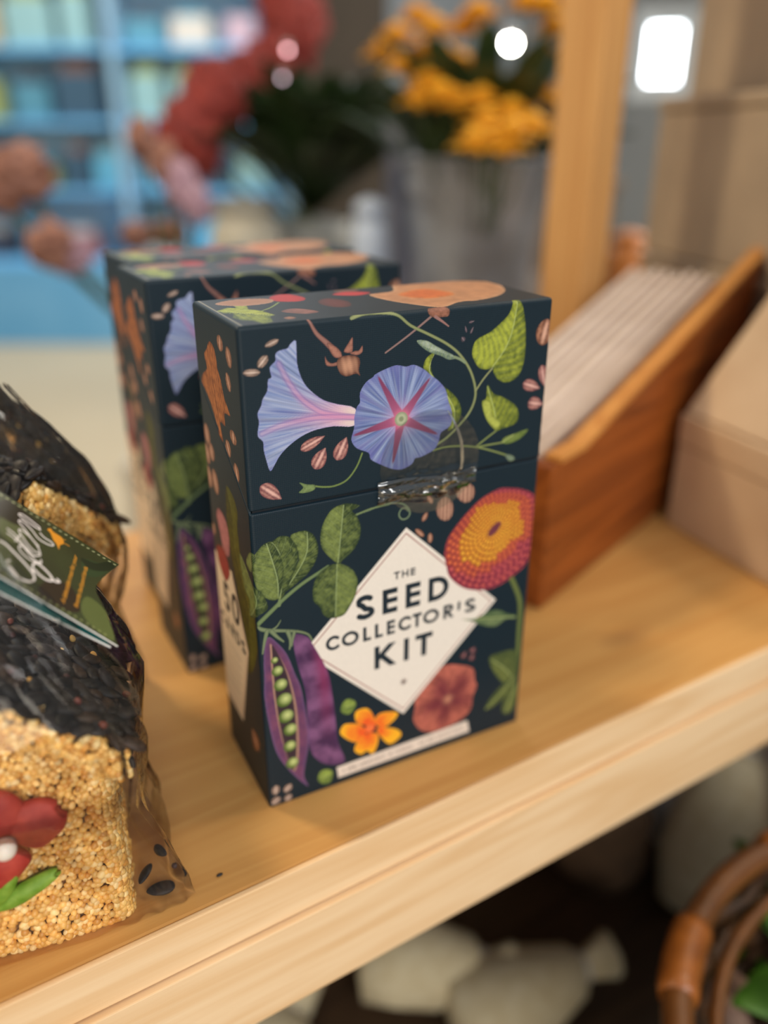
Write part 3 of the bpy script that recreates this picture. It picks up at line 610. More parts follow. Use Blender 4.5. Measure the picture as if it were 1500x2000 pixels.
# ------------------------------------------------------------------ cartons
W, HH, DP = 130., 206.4, 55.
QQ = .22
def seam_z(s):
    if s <= 0: t = -s/55
    elif s <= W: return 139.1
    elif s <= W+DP: t = (s-W)/DP
    else: t = 1
    return 139.1+(178-139.1)*t
def wrap_pos(s, inset, r=1.6):
    """millimetre path round the carton: left side, front, right side, back; returns x, y (front at y=0, back at y=55)"""
    x0,x1,y0,y1 = inset, W-inset, inset, DP-inset
    per = [(-DP,(0,DP)),(0,(0,0)),(W,(W,0)),(W+DP,(W,DP)),(2*W+DP,(0,DP))]
    for (sa,a),(sb,b) in zip(per,per[1:]):
        if s <= sb+1e-6:
            t = (s-sa)/(sb-sa); x = a[0]+(b[0]-a[0])*t; y = a[1]+(b[1]-a[1])*t; break
    # round the upright corners
    cx = min(max(x,r),W-r); cy = min(max(y,r),DP-r)
    if (x<r or x>W-r) and (y<r or y>DP-r):
        dx,dy = x-cx,y-cy; m = max(abs(dx),abs(dy)); l = math.hypot(dx,dy)
        x = cx+dx*r/l; y = cy+dy*r/l
    ix = (W/2-x)/(W/2); iy = (DP/2-y)/(DP/2)
    # move towards the middle
    nx = 1 if x<=r else (-1 if x>=W-r else 0); ny = 1 if y<=r else (-1 if y>=DP-r else 0)
    if (x<r or x>W-r) and (y<r or y>DP-r):
        dx,dy = cx-x,cy-y; l = math.hypot(dx,dy) or 1; return x+dx/l*inset, y+dy/l*inset
    return x+nx*inset, y+ny*inset
def wrap_part(name, lower):
    s_l = np.concatenate([np.arange(-DP,-2,max(QQ*2.2,.5)),np.arange(-2,W+2,QQ),np.arange(W+2,W+DP,3.),np.arange(W+DP,2*W+DP+.1,6.)])
    s_l[-1] = 2*W+DP
    if lower:  n = int(139/QQ); tt = np.linspace(0,1,n)
    else: n = int(67/QQ); tt = np.linspace(0,1,n)
    rows = []   # (kind, t)
    S = np.tile(s_l,(len(tt),1)); lo = np.array([0. if lower else seam_z(s)+.45 for s in s_l]); hi = np.array([seam_z(s)-.45 if lower else HH for s in s_l])
    Z = lo[None]+(hi-lo)[None]*tt[:,None]
    ins = np.zeros_like(Z); r = 1.5
    if lower:
        d = hi[None]-Z; e = .9; ins = np.where(d<e, e-np.sqrt(np.maximum(e*e-(e-d)**2,0)),0.); ins += .12
        d = Z; ins = np.maximum(ins, np.where(d<.5,(.5-d)*.5,0))
    else:
        d = HH-Z; ins = np.where(d<r, r-np.sqrt(np.maximum(r*r-(r-d)**2,0)),0.)
        d = Z-lo[None]; e = .9; ins = np.maximum(ins,np.where(d<e, e-np.sqrt(np.maximum(e*e-(e-d)**2,0)),0.))
    XY0 = np.array([wrap_pos(s,0.) for s in s_l]); XY1 = np.array([wrap_pos(s,1.) for s in s_l]); DV = XY1-XY0
    X = XY0[None,:,0]+DV[None,:,0]*ins; Y = XY0[None,:,1]+DV[None,:,1]*ins
    bow = .35*np.sin(np.pi*np.clip(S/W,0,1))*np.sin(np.pi*Z/HH)*((S>0)&(S<W)); Y = Y-bow     # board bows out a touch
    nr, nc = Z.shape
    V = np.stack([X,Y,Z],-1).reshape(-1,3)
    cv = Canvas(S,Z,(15,35,46)); Cc = paint_wrap(cv)
    idx = np.arange(nr*nc).reshape(nr,nc)
    Fq = np.stack([idx[:-1,:-1],idx[:-1,1:],idx[1:,1:],idx[1:,:-1]],-1).reshape(-1,4)
    if not lower:
        xs = np.linspace(r,W-r,int((W-2*r)/(QQ*1.7))); ys = np.linspace(r,DP-r,int(DP/(QQ*3.4)))
        TX,TY = np.meshgrid(xs,ys); tc = Canvas(TX,TY,(24,32,36)); tcol = paint_top(tc)
        b = len(V); V = np.vstack([V,np.stack([TX,TY,np.full_like(TX,HH)],-1).reshape(-1,3)]); Cc = np.vstack([Cc,tcol])
        j = b+np.arange(TX.size).reshape(TX.shape); Fq = np.vstack([Fq,np.stack([j[:-1,:-1],j[:-1,1:],j[1:,1:],j[1:,:-1]],-1).reshape(-1,4)])
    me = bpy.data.meshes.new(name); me.vertices.add(len(V)); me.vertices.foreach_set('co',(V/1000).ravel())
    me.loops.add(Fq.size); me.loops.foreach_set('vertex_index',Fq.ravel().astype(np.int32))
    me.polygons.add(len(Fq)); me.polygons.foreach_set('loop_start',np.arange(0,Fq.size,4,dtype=np.int32)); me.polygons.foreach_set('loop_total',np.full(len(Fq),4,np.int32))
    me.update(calc_edges=True); me.validate()
    at = me.color_attributes.new('print','FLOAT_COLOR','POINT'); at.data.foreach_set('color',np.hstack([np.clip(Cc,0,1),np.ones((len(Cc),1))]).ravel())
    me.materials.append(M_print); me.shade_smooth(); return bpy.data.objects.new(name,me)
carton = thing('seed_kit_carton','dark printed flip-top carton reading Seed Collector\'s Kit, nearest of three, with clear tape','box',(0,0,0),-.0749,'dark botanical seed kit cartons on the pine shelf')
link(wrap_part('lid',False),carton); link(wrap_part('carton_body',True),carton)
bm = bmesh.new(); add_box(bm,.0016,.1284,.0016,.0534,.001,.2052); bobj('inner_tray',bm,M_core,carton)
second = copy_tree(carton); second.location = (.0034,.113,0); second.rotation_euler = (0,0,-.043); second['label'] = 'dark printed carton standing directly behind the taped carton, middle of three'
third = copy_tree(carton); third.location = (.0135,.1745,0); third.rotation_euler = (0,0,-.02); third['label'] = 'rearmost dark printed carton, mostly hidden, against the back of the middle one'
# clear round tape seal over the flap of the nearest carton only
def tape():
    c = (75.5,146.5); R0 = 21.5; V = []; Fc = []; nr = 44; na = 120
    for i in range(nr+1):
        for k in range(na):
            r = R0*i/nr; a = 2*math.pi*k/na; x = c[0]+r*math.cos(a)*1.05; z = c[1]+r*math.sin(a)
            z = max(z,124.+.02*abs(x-70)); 
            band = math.exp(-((z-137.2)/4.2)**2); n1 = noise.noise(Vector((x*.09,z*.26,3))); n2 = noise.noise(Vector((x*.22,z*.5,7)))
            y = -.42-band*(.55+2.0*abs(n1)+.9*n2)-.12*abs(noise.noise(Vector((x*.3,z*.25,1))))-(.5*math.exp(-((x-89-.018*(z-146)**2*-1)/1.0)**2) if z>141 else 0)
            V.append((x/1000,min(y,-.4)/1000,z/1000))
    for i in range(nr):
        for k in range(na):
            Fc.append((i*na+k,i*na+(k+1)%na,(i+1)*na+(k+1)%na,(i+1)*na+k))
    o = mobj('tape_seal',V,Fc,M_tape,carton,smooth=True); o['label'] = 'crinkled clear tape seal over the flap'
tape()
def tape_fold():
    V=[];Fc=[]; nx,nz = 120,46
    for j in range(nz+1):
        for i in range(nx+1):
            u = i/nx; v = j/nz; x = 51.5+45*u; zc = 137.2+2.2*(u-.35)**2; z = zc+(v-.5)*(9.5-3.5*u+1.2*math.sin(u*7))
            n1 = noise.noise(Vector((u*3.1,v*2.2,4))); n2 = noise.noise(Vector((u*9,v*5,9)))
            y = -.95-1.5*abs(n1)-.7*abs(n2)-1.1*math.sin(math.pi*v)*(.5+.5*math.sin(u*5+v*3))*math.sin(math.pi*min(1,u*1.2+.1))**.5
            V.append((x/1000,min(y,-.9)/1000,z/1000))
    for j in range(nz):
        for i in range(nx): a = j*(nx+1)+i; Fc.append((a,a+1,a+nx+2,a+nx+1))
    o = mobj('tape_fold',V,Fc,film('crumpled_tape',tint=(.88,.9,.9),gloss=.22,rough=.10,haze=.0,bscale=30,bstr=.05),carton,smooth=True); o['label'] = 'crumpled shiny fold of the clear tape along the flap line'
tape_fold()

# ------------------------------------------------------------------ pine shelf unit
sh = thing('display_shelf','light pine shelf unit carrying the cartons, with a square post behind','shelf',(.1,-.035,-.4))
def shp(name, dims, mat, bevel=.0012):
    x0,x1,y0,y1,z0,z1 = dims; return box(name,(x0-.1,x1-.1,y0+.035,y1+.035,z0+.4,z1+.4),mat,sh,bevel)
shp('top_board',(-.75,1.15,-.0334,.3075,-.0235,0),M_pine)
shp('front_face_lit',(-.75,1.15,-.0358,-.0335,-.0236,-.0001),M_pine_front_lit,.0006)  # added strip over the board's front; its paler pine paints the light there
shp('front_rail',(-.75,1.15,-.0384,-.017,-.0715,-.0246),M_pine_front_lit,.0006)  # same paler pine, front light included in the colour
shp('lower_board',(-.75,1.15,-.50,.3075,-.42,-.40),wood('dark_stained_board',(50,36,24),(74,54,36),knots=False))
shp('post',(.4585,.4876,.3078,.362,-.40,1.0),M_pine_post)
shp('leg',(.50,.545,-.017,.03,-.40,-.0240),M_pine_post)

# ------------------------------------------------------------------ seed houses in cellophane
ICO = None
def ico(sub=1):
    bm = bmesh.new(); bmesh.ops.create_icosphere(bm,subdivisions=sub,radius=1); v = np.array([p.co[:] for p in bm.verts]); f = np.array([[q.index for q in p.verts] for p in bm.faces]); bm.free(); return v,f
def scatter(name, pts, nrm, size, cols, mat, parent, shape='grain', sub=2, seed=1, jitter=.25):
    """many small grains pressed on a surface, as one mesh"""
    rs = np.random.RandomState(seed); v0,f0 = ico(sub)
    if shape == 'husk':
        w = v0.copy(); t = (w[:,0]+1)/2; k = np.sin(np.pi*np.clip(t,0,1)**.75)**.55*.55+.02; w[:,1] *= k/np.maximum(np.sqrt(1-np.clip(w[:,0],-.999,.999)**2),.2)*1.0; w[:,2] *= .34*(.6+.4*k); v0 = w
    else: v0 = v0*np.array([1.18,.95,.85]); v0[:,1:] *= (1-.16*v0[:,:1])
    n = len(pts); V = np.zeros((n,len(v0),3)); CC = np.zeros((n,len(v0),4)); CC[...,3] = 1
    for i in range(n):
        N = nrm[i]/np.linalg.norm(nrm[i]); a = rs.uniform(0,2*math.pi); T = np.cross(N,[.3,.2,.9]); T /= np.linalg.norm(T); B = np.cross(N,T)
        U = math.cos(a)*T+math.sin(a)*B+N*rs.normal(0,jitter); U /= np.linalg.norm(U); Vv = np.cross(N,U); Vv /= np.linalg.norm(Vv); Wn = np.cross(U,Vv)
        s = size*rs.uniform(.84,1.14); V[i] = pts[i]+s*(v0[:,:1]*U+v0[:,1:2]*Vv+v0[:,2:3]*Wn)
        c = lin(cols[rs.randint(len(cols))])*rs.uniform(.8,1.15)
        if shape == 'husk': CC[i,:,:3] = c*(1+ .9*(np.abs(np.sin(v0[:,1:2]*16))>.93))
        else: CC[i,:,:3] = c
    Fc = (f0[None]+np.arange(n)[:,None,None]*len(v0)).reshape(-1,3)
    me = bpy.data.meshes.new(name); V = V.reshape(-1,3)
    me.vertices.add(len(V)); me.vertices.foreach_set('co',V.ravel()); me.loops.add(Fc.size); me.loops.foreach_set('vertex_index',Fc.ravel().astype(np.int32))
    me.polygons.add(len(Fc)); me.polygons.foreach_set('loop_start',np.arange(0,Fc.size,3,dtype=np.int32)); me.polygons.foreach_set('loop_total',np.full(len(Fc),3,np.int32)); me.update(calc_edges=True)
    at = me.color_attributes.new('tint','FLOAT_COLOR','POINT'); at.data.foreach_set('color',np.clip(CC,0,1).reshape(-1)); me.materials.append(mat); me.shade_smooth()
    return link(bpy.data.objects.new(name,me),parent)
def quad_pts(O,U,Vv,step,rs,keep=None):
    O,U,Vv = map(lambda a: np.array(a,float),(O,U,Vv)); lu,lv = np.linalg.norm(U),np.linalg.norm(Vv); N = np.cross(U,Vv); N /= np.linalg.norm(N); P=[]
    nu,nv = int(lu/step),int(lv/(step*.87))
    for j in range(nv+1):
        for i in range(nu+1):
            a = (i+.5*(j%2)+rs.normal(0,.16))/max(nu,1); b = (j+rs.normal(0,.16))/max(nv,1)
            if a<-.01 or a>1.01 or b>1.01: continue
            if keep and not keep(a*lu,b*lv): continue
            P.append(O+U*a+Vv*b+N*rs.normal(0,.00035))
    return np.array(P), np.tile(N,(len(P),1))
MIL = [(238,190,104),(244,204,128),(226,172,86),(246,214,150),(214,154,72),(240,196,116),(232,182,100)]
HUSK = [(26,22,21),(34,29,28),(18,16,16),(50,38,30)]
def seed_house(loc, rz, label, g):
    """local frame: x runs left from the right front corner, so build with x negative"""
    h = thing('birdseed_house',label,'bird treat',loc,rz,g); rs = np.random.RandomState(4)
    wd,dp,ev,ax = .074,.058,.076,.108; cx = -wd/2
    # gold wall: solid core plus pressed millet
    bm = bmesh.new(); prof = [(-wd+.001,.001),(-.001,.001),(-.0005,.05),(-.001,ev),(cx,ax-.004),(-wd+.001,ev)]
    Mx = Matrix(((1,0,0,0),(0,0,1,0),(0,1,0,0),(0,0,0,1))); add_prism(bm,prof,.0012,dp-.002,Mx)
    core = bobj('wall_block',bm,simple('pressed_seed_base',(150,100,50),(120,78,40),scale=300,rough=.9,bump=.6),h,bevel=.004,seg=3)
    st = .0022; P = []; N = []
    r0 = .006
    for O,U,V in (((-wd+r0,0,0),(wd-2*r0,0,0),(0,0,ev)),((0,r0,0),(0,dp-2*r0,0),(0,0,ev)),((-wd,dp-r0,0),(0,-dp+2*r0,0),(0,0,ev))):
        p,n = quad_pts(O,U,V,st,rs); P.append(p); N.append(n)
    for sx,cxx in ((1,-r0),(-1,-wd+r0)):      # rounded front corners
        for z in np.arange(0,ev,st*.87):
            for q in range(5):
                a = D2R*(-90+ (q+.5+rs.normal(0,.15))*18*1.0)*1.0; nx,ny = math.cos(a)*sx,math.sin(a)
                P.append(np.array([[cxx+r0*nx,r0+r0*ny,z+rs.normal(0,.0003)]])); N.append(np.array([[nx,ny,0]]))
    p,n = quad_pts((-wd,0,ev),(wd,0,0),(0,0,ax-ev),st,rs,lambda u,v: v < (ax-ev)*(1-abs(u-wd/2)/(wd/2))); P.append(p); N.append(n)
    P = np.vstack(P); N = np.vstack(N); P[:,2] = np.maximum(P[:,2],.0011)
    bump = np.array([noise.noise(Vector(q*55)) for q in P])*.0016+np.array([noise.noise(Vector(q*140)) for q in P])*.0007; P = P+N*bump[:,None]; P[:,2] = np.maximum(P[:,2],.0011)
    w = scatter('millet_wall',P,N,.00135,MIL,M_grain,h,sub=2,seed=2,jitter=.45); w['kind'] = 'stuff'
    # gable rim of millet under the roof edge, standing proud
    rp = []; rn = []
    L = math.hypot(wd/2+.006,ax-ev+.004); 
    for sx in (1,-1):
        for i in range(int(L/.0021)):
            for j in range(9):
                for kk in range(2 if j in (0,8) else 1):
                    t = (i+rs.normal(0,.25))/ (L/.0021); v = (j+rs.normal(0,.25))/8.
                    x = cx+sx*t*(wd/2+.006); zt = .1155-t*(.1155-.0835); z = zt-.0145*v-.001*math.sin(t*9)
                    y = -.0086+.0035*(2*v-1)**4+rs.normal(0,.0004)
                    rp.append((x,y,z)); rn.append((0,-1,.8*(1-2*v)**3))
        for j in range(8):
            for q in range(26): rp.append((cx+sx*(wd/2+.0065),-.005+q*.002,.083-.0145*j/8+rs.normal(0,.0004))); rn.append((sx,0,0))
    w = scatter('millet_rim',np.array(rp),np.array(rn,float),.00138,MIL,M_grain,h,sub=2,seed=5,jitter=.4); w['kind'] = 'stuff'
    bm = bmesh.new(); prof = [(cx,.113),(cx+wd/2+.005,.0815),(cx+wd/2+.005,.0705),(cx,.102),(cx-wd/2-.005,.0705),(cx-wd/2-.005,.0815)]
    add_prism(bm,prof,-.0072,dp+.006,Mx); bobj('roof_base',bm,simple('dark_seed_base',(40,32,30),(24,20,20),scale=200,rough=.8),h)
    # sunflower husks on both slopes
    hp=[];hn=[];gp=[];gn=[]
    for sx in (1,-1):
        O = np.array((cx+sx*(wd/2+.0065),-.007,.0835)); U = np.array((0,dp+.014,0)); V = np.array((cx,-.007,.1165))-O
        if sx<0: O = O+U; U = -U
        p,n = quad_pts(O,U,V,.0046,rs); hp.append(p+n*.0006); hn.append(n); p,n = quad_pts(O,U,V,.0062,rs); hp.append(p+n*.0026); hn.append(n)
        p,n = quad_pts(O,U,V,.011,rs); p = p+n*.003+rs.normal(0,.0012,p.shape)*[1,1,.3]; gp.append(p); gn.append(n)
    for i in range(34): hp.append(np.array([[cx+rs.normal(0,.0012),-.008+i*.0022,.1175]])); hn.append(np.array([[rs.normal(0,.4),0,1.]]))
    for i in range(16): hp.append(np.array([[cx+.0435+rs.normal(0,.001),-.004+i*.0038,.081-rs.rand()*.008]])); hn.append(np.array([[1.,0,.2]]))
    s = scatter('husk_roof',np.vstack(hp),np.vstack(hn),.0052,HUSK,M_sun,h,shape='husk',sub=3,seed=8,jitter=.22); s['kind'] = 'stuff'
    s = scatter('small_round_seeds',np.vstack(gp),np.vstack(gn),.0012,MIL[:3]+[(90,40,30),(110,52,40),(70,34,30)],M_grain,h,sub=2,seed=9); s['kind'] = 'stuff'
    return h
def petal(bm, c, ang, L, Wd, T, n=20):
    """plump heart-ended petal lying against the wall (y is outwards, towards -y)"""
    ca,sa = math.cos(ang),math.sin(ang); rows = []
    for i in range(n+1):
        t = i/n; w = Wd*math.sin(math.pi*min(t*.96+.03,1)**.8)**.62*(1+.06*math.sin(9*t)); ring = []
        for k in range(14):
            a = 2*math.pi*k/14; u = w*math.cos(a); hgt = T*math.sin(a)*(.55+.45*math.sin(math.pi*t))
            x = L*t-.12*L*(abs(u)/max(Wd,1e-6)<.2)*(t>.9)
            nz_ = 1+.12*noise.noise(Vector((x*300,u*300,c[0]*100)))
            ring.append(bm.verts.new((c[0]+ca*x-sa*u, c[1]-hgt*nz_, c[2]+sa*x+ca*u)))
        rows.append(ring)
    for a,b in zip(rows,rows[1:]):
        for k in range(14): bm.faces.new((a[k],a[(k+1)%14],b[(k+1)%14],b[k]))
    bm.faces.new(rows[0][::-1]); bm.faces.new(rows[-1])
GH = 'birdseed houses in cellophane'
hs = seed_house((-.0655,-.0245,0),-11*D2R,'seed house of gold millet with a red gum flower, front left on the shelf',GH)
fc = (-.0344,-.0035,.055)
for a in (22,98,170,245):
    bm = bmesh.new(); petal(bm,(fc[0]+.002*math.cos(a*D2R),fc[1],fc[2]+.002*math.sin(a*D2R)),a*D2R,.0188,.0104,.0036); bobj('petal',bm,M_red,hs,smooth=True)
bm = bmesh.new(); bmesh.ops.create_uvsphere(bm,u_segments=24,v_segments=16,radius=.0036,matrix=Matrix.Translation((fc[0],fc[1]-.0045,fc[2]))); bobj('flower_centre',bm,M_pearl,hs,smooth=True)
for a,L,wd_,c in ((25,.024,.0036,(-.0415,-.0033,.0265)),(62,.022,.003,(-.0415,-.0032,.0275))):
    bm = bmesh.new(); petal(bm,c,a*D2R,L,wd_,.003); o = bobj('gum_leaf',bm,M_leafgum,hs,smooth=True)
hs2 = copy_tree(hs); hs2.location = (-.0338,.1052,0); hs2.rotation_euler = (0,0,35*D2R); hs2.scale = (1,1,1.2); hs2['label'] = 'blurred seed house with a dark husk roof, further back behind the green tag'
for ch in list(hs2.children):
    if ch.name.split('.')[0] in ('petal','flower_centre','gum_leaf'): bpy.data.objects.remove(ch)

def bag(name, label, loc, rz, g):
    b = thing(name,label,'bag',loc,rz,g)
    rings = [(.0006,.010,-.0015),(.012,.011,-.001),(.03,.009,-.001),(.05,.006,.001),(.066,.008,.0085),(.08,.010,.009),(.092,.007,.009),(.105,.003,.007),(.120,-.006,.004),(.135,-.016,-.006),(.150,-.026,-.016)]
    V=[];Fc=[];na=150; wd,dp = .082,.064; NR = 46
    zs = np.interp(np.linspace(0,1,NR),np.linspace(0,1,len(rings)),[r[0] for r in rings]); ex = np.interp(zs,[r[0] for r in rings],[r[1] for r in rings]); ey = np.interp(zs,[r[0] for r in rings],[r[2] for r in rings])
    for z,e,f in zip(zs,ex,ey):
        hx,hy = wd/2+e,dp/2+f
        for k in range(na):
            a = 2*math.pi*k/na; c,s = math.cos(a),math.sin(a); pw = .32
            x = hx*math.copysign(abs(c)**pw,c); y = hy*math.copysign(abs(s)**pw,s)
            if c>0 and z<.05: x += .011*(1-z/.05)*max(0,1-abs(s-(-.55))*1.6)
            q = Vector((x*38,y*38,z*30)); d = .0026*noise.noise(q)+.0013*(abs(noise.noise(q*2.6))-.2)+.0009*math.sin(a*23+z*90)
            V.append((-wd/2+.004+x+c*d,.028+y+s*d,max(z+.0006*noise.noise(q*3),.0004)))
    for i in range(NR-1):
        for k in range(na): Fc.append((i*na+k,i*na+(k+1)%na,(i+1)*na+(k+1)%na,(i+1)*na+k))
    o = mobj('cellophane_film',V,Fc,M_film,b,smooth=True)
    return b
GB = 'cellophane bags round the seed houses'
b1 = bag('cellophane_bag','clear crinkled cellophane bag with a folded olive tag, round the front seed house',(-.0655,-.0245,0),-11*D2R,GB)
b2 = bag('cellophane_bag','blurred clear cellophane bag round the seed house further back',(-.0338,.1052,0),35*D2R,GB); b2.scale = (1,1,1.14)

# the folded header tag of the front bag
tag_o = Vector((-.04569165,.00999178,.12656269)); te1 = Vector((.69361419,-.10891807,-.71206475)); te2 = Vector((.450772,.83666743,.31111448)); tn = Vector((.5618754,-.53677227,.62942162))
TM = Matrix((te1,te2,tn)).transposed().to_4x4(); TM.translation = tag_o
BI = (Matrix.Translation(b1.location)@Matrix.Rotation(-11*D2R,4,'Z')).inverted()@TM
def card(name, dz, shade):
    out = np.array([[-70.,-.1],[0.,0.],[-2.4,-5.],[-5.,-10.5],[-6.1,-14.2],[-5.4,-16.5],[-.3,-21.5],[6.8,-32.],[-36.5,-30.3],[-70.,-29.]])
    xs = np.arange(-70,8,.14 if shade else .6); ys = np.arange(-33,1,.14 if shade else .6); X,Y = np.meshgrid(xs,ys)
    cv = Canvas(X,Y,(70,72,44)); cv.aa = .1
    d,_,_,par = cv.seg(cv.X,cv.Y,out,True); keep = (par|(d<.08)).reshape(X.shape)
    if shade:
        nz = fbm(cv.X,cv.Y,16,3)[:,None]; cv.C = lin((52,50,30))*(1-nz)+lin((72,80,44))*nz
        for n_,c in (('lf1',(58,72,42)),('lf2',(104,112,58)),('lf3',(92,96,60)),('lf4',(44,50,30)),('lf5',(60,62,36))): cv.fill(np.array(TAG[n_])*np.array([1,1]) if n_!='lf1' else np.array([[-13.5,-6.9],[-8.6,-4.7],[-3.1,-4.1],[-6.2,-10.],[-11.1,-12.1]]),c,amp=.05)
        cv.fill(np.array([[-8,-20],[0,-22],[5,-31],[-4,-30],[-9,-26]]),(98,106,56),amp=.05); cv.fill(np.array([[-44,-20],[-38,-19],[-34,-24],[-40,-29],[-46,-27]]),(84,90,52),amp=.05)
        cv.fill(np.array([[-22,-22],[-14,-20],[-9,-27],[-16,-30.3],[-24,-29]]),(56,44,28),amp=.05); cv.fill(np.array([[-44,-2],[-40,-1.6],[-30,-4],[-38,-9],[-46,-8]]),(48,42,28),amp=.05)
        for i in range(31):
            a = -68+i*2.2; cv.line(np.array([[a,-1.2],[a+.75,-1.05]]),.34,(188,190,140),sm=False)
            b = -68+i*2.3; cv.line(np.array([[b,-28.9-.04*(b+36)],[b+.75,-28.9-.04*(b+36)]]),.34,(170,176,110),sm=False)
        for n_ in ('k1','k2','k3','k4','k5','k5b','k6','k7','k8','k9'): cv.line(np.array(TAG[n_]),.68 if n_ in('k1','k2','k3') else .42,(244,232,224))
        cv.fill(np.array(TAG['bird']),(232,152,44),amp=.02); cv.line(np.array(TAG['leg1']),.25,(232,152,44),sm=False); cv.line(np.array(TAG['leg2']),.25,(200,140,50),sm=False)
    else: cv.C[:] = lin((28,84,82))
    V = np.stack([X,Y,np.full_like(X,dz)+.0006*(Y+15)**2],-1).reshape(-1,3)/1000; k2 = keep.ravel(); mp = np.cumsum(k2)-1; idx = np.arange(X.size).reshape(X.shape)
    Fq = np.stack([idx[:-1,:-1],idx[:-1,1:],idx[1:,1:],idx[1:,:-1]],-1).reshape(-1,4); Fq = mp[Fq[k2[Fq].all(1)]]
    V = V[k2]; Cc = cv.C[k2]; V = [tuple(BI@Vector(v)) for v in V]
    o = mobj(name,V,Fq,printed(name+'_print',weave=False,rough=.3,spec=.5),b1)
    at = o.data.color_attributes.new('print','FLOAT_COLOR','POINT'); at.data.foreach_set('color',np.hstack([Cc,np.ones((len(Cc),1))]).ravel())
    # cut white edge of the card
    bm = bmesh.new(); e = [BI@Vector((x_/1000,y_/1000,(dz-.2+.0006*(y_+15)**2)/1000)) for x_,y_ in ((6.8,-32.1),(-36.5,-30.4),(-70.,-29.1))]; add_tube(bm,e,.00024,n=6); bobj('card_edge',bm,simple(name+'_edge',(236,232,224),bump=0),o)
    return o
c1_ = card('header_tag',0.,True); c1_['label'] = 'olive tag with white and orange lettering'
# back leaf of the folded tag
out2 = [(-70,-3.),(-11,-4.),(-9,-18.),(5.,-32.9),(-38,-34.6),(-72,-35)]
bm = bmesh.new(); vs = []
for dz in (0,-.25): vs.append([bm.verts.new(BI@Vector((x/1000,y/1000,(-.9+dz+.055*(y)*(1-(x+40)/60 if x<6 else 0)*.5)/1000))) for x,y in out2])
bm.faces.new(vs[0]); bm.faces.new(vs[1][::-1])
for i in range(6): bm.faces.new((vs[0][i],vs[0][(i+1)%6],vs[1][(i+1)%6],vs[1][i]))
bk = bobj('tag_back_leaf',bm,simple('teal_card',(24,84,80),(30,92,88),rough=.25,bump=0),b1)
bm = bmesh.new(); add_tube(bm,[BI@Vector((x/1000,y/1000,(-.9+.055*y*(1-(x+40)/60)*.5)/1000)) for x,y in ((5.,-32.9),(-38,-34.6),(-72,-35))],.00028,n=6); bobj('card_edge',bm,simple('white_edge',(238,236,230),bump=0),bk)
def text_on_tag(txt, x, y, size):
    cu = bpy.data.curves.new('t','FONT'); cu.body = txt; cu.size = size; cu.shear = .3; cu.space_character = .86; o = bpy.data.objects.new('t',cu); COL.objects.link(o)
    dg = bpy.context.evaluated_depsgraph_get(); me = bpy.data.meshes.new_from_object(o.evaluated_get(dg)); bpy.data.objects.remove(o)
    L = Matrix.Translation((x/1000,y/1000,.00014))@Matrix.Rotation(math.pi/2+.03,4,'Z')@Matrix.Scale(1.0,4); me.transform(BI@L)
    me.materials.clear(); me.materials.append(M_txt); t = link(bpy.data.objects.new('tag_lettering',me),c1_); return t
M_txt = simple('orange_ink',(236,160,44),bump=0)
text_on_tag('A delectable treat for your',-14.7,-27.6,.00225); text_on_tag('favorite backyard birds.',-10.2,-26.6,.00225)

# loose husks in the corner of the front bag
def husk(x,y,z,ang,tilt,L,label,g='loose sunflower seeds in the bag corner'):
    o = scatter('sunflower_seed',np.array([[0,0,0.]]),np.array([[0,0,1.]]),L,[(30,27,28)],M_sun,None,shape='husk',sub=3,seed=1,jitter=0)
    o.location = (x,y,z); o.rotation_euler = (0,tilt,ang); tag(o,label,'seed',g); return o
husk(-.0535,-.0185,.0024,-1.9,.1,.0062,'black sunflower seed lying flat on the wood at the bag corner, lowest')
husk(-.0575,-.0135,.0075,-.7,-.7,.0056,'black sunflower seed leaning upright against the seed house wall')
husk(-.0500,-.0105,.0125,.4,-1.1,.0042,'grey-black seed stuck higher on the film, right of the wall')
for i,(x,y,s) in enumerate(((.0,.0,1.),)):
    bm = bmesh.new(); bmesh.ops.create_uvsphere(bm,u_segments=14,v_segments=10,radius=.0012,matrix=Matrix.Identity(4)); o = bobj('round_seed',bm,simple('dark_round_seed',(60,36,34),bump=.3),None,smooth=True); o.location = (-.0465,-.0155,.0075); tag(o,'tiny dark round seed stuck to the film in the bag corner','seed')
bm = bmesh.new(); bmesh.ops.create_uvsphere(bm,u_segments=10,v_segments=6,radius=.0009,matrix=Matrix.Diagonal((1.5,.8,.5,1))); o = bobj('seed_crumb',bm,simple('crumb',(40,34,32)),None,smooth=True); o.location = (-.0315,-.0225,.00045); tag(o,'dark crumb of seed lying alone on the shelf in front of the carton','seed')

# ------------------------------------------------------------------ stained wooden crate with sloping sides, papers filed inside
cr = thing('display_crate','orange-brown wooden display crate with sloping sides, right of the cartons','crate',(.2185,.0675,0),math.atan2(.334,.943))
Mx = Matrix(((1,0,0,0),(0,0,1,0),(0,1,0,0),(0,0,0,1)))
def side(y0,y1,nm,mt):
    bm = bmesh.new(); add_prism(bm,[(0,.001),(.37,.001),(.37,.188),(.03,.094),(0,.094)],y0,y1,Mx); return bobj(nm,bm,mt,cr,bevel=.0012)
side(0,.010,'side_panel',M_orange)
box('side_panel',(0,.37,.112,.122,.001,.078),M_orange,cr)
bm = bmesh.new(); 
add_prism(bm,[(.03,.0945),(.37,.1885),(.37,.1915),(.03,.0975),(0,.0975),(0,.0945)],-.0008,.0108,Mx); bobj('edge_strip',bm,M_orange2,cr)
box('front_panel',(-.010,0,0,.122,.001,.094),M_orange,cr); box('back_panel',(.36,.3695,.0105,.1115,.001,.12),M_orange,cr); box('crate_floor',(.0005,.3595,.0105,.1115,.001,.007),M_orange,cr)
a = math.atan2(.334,.943)
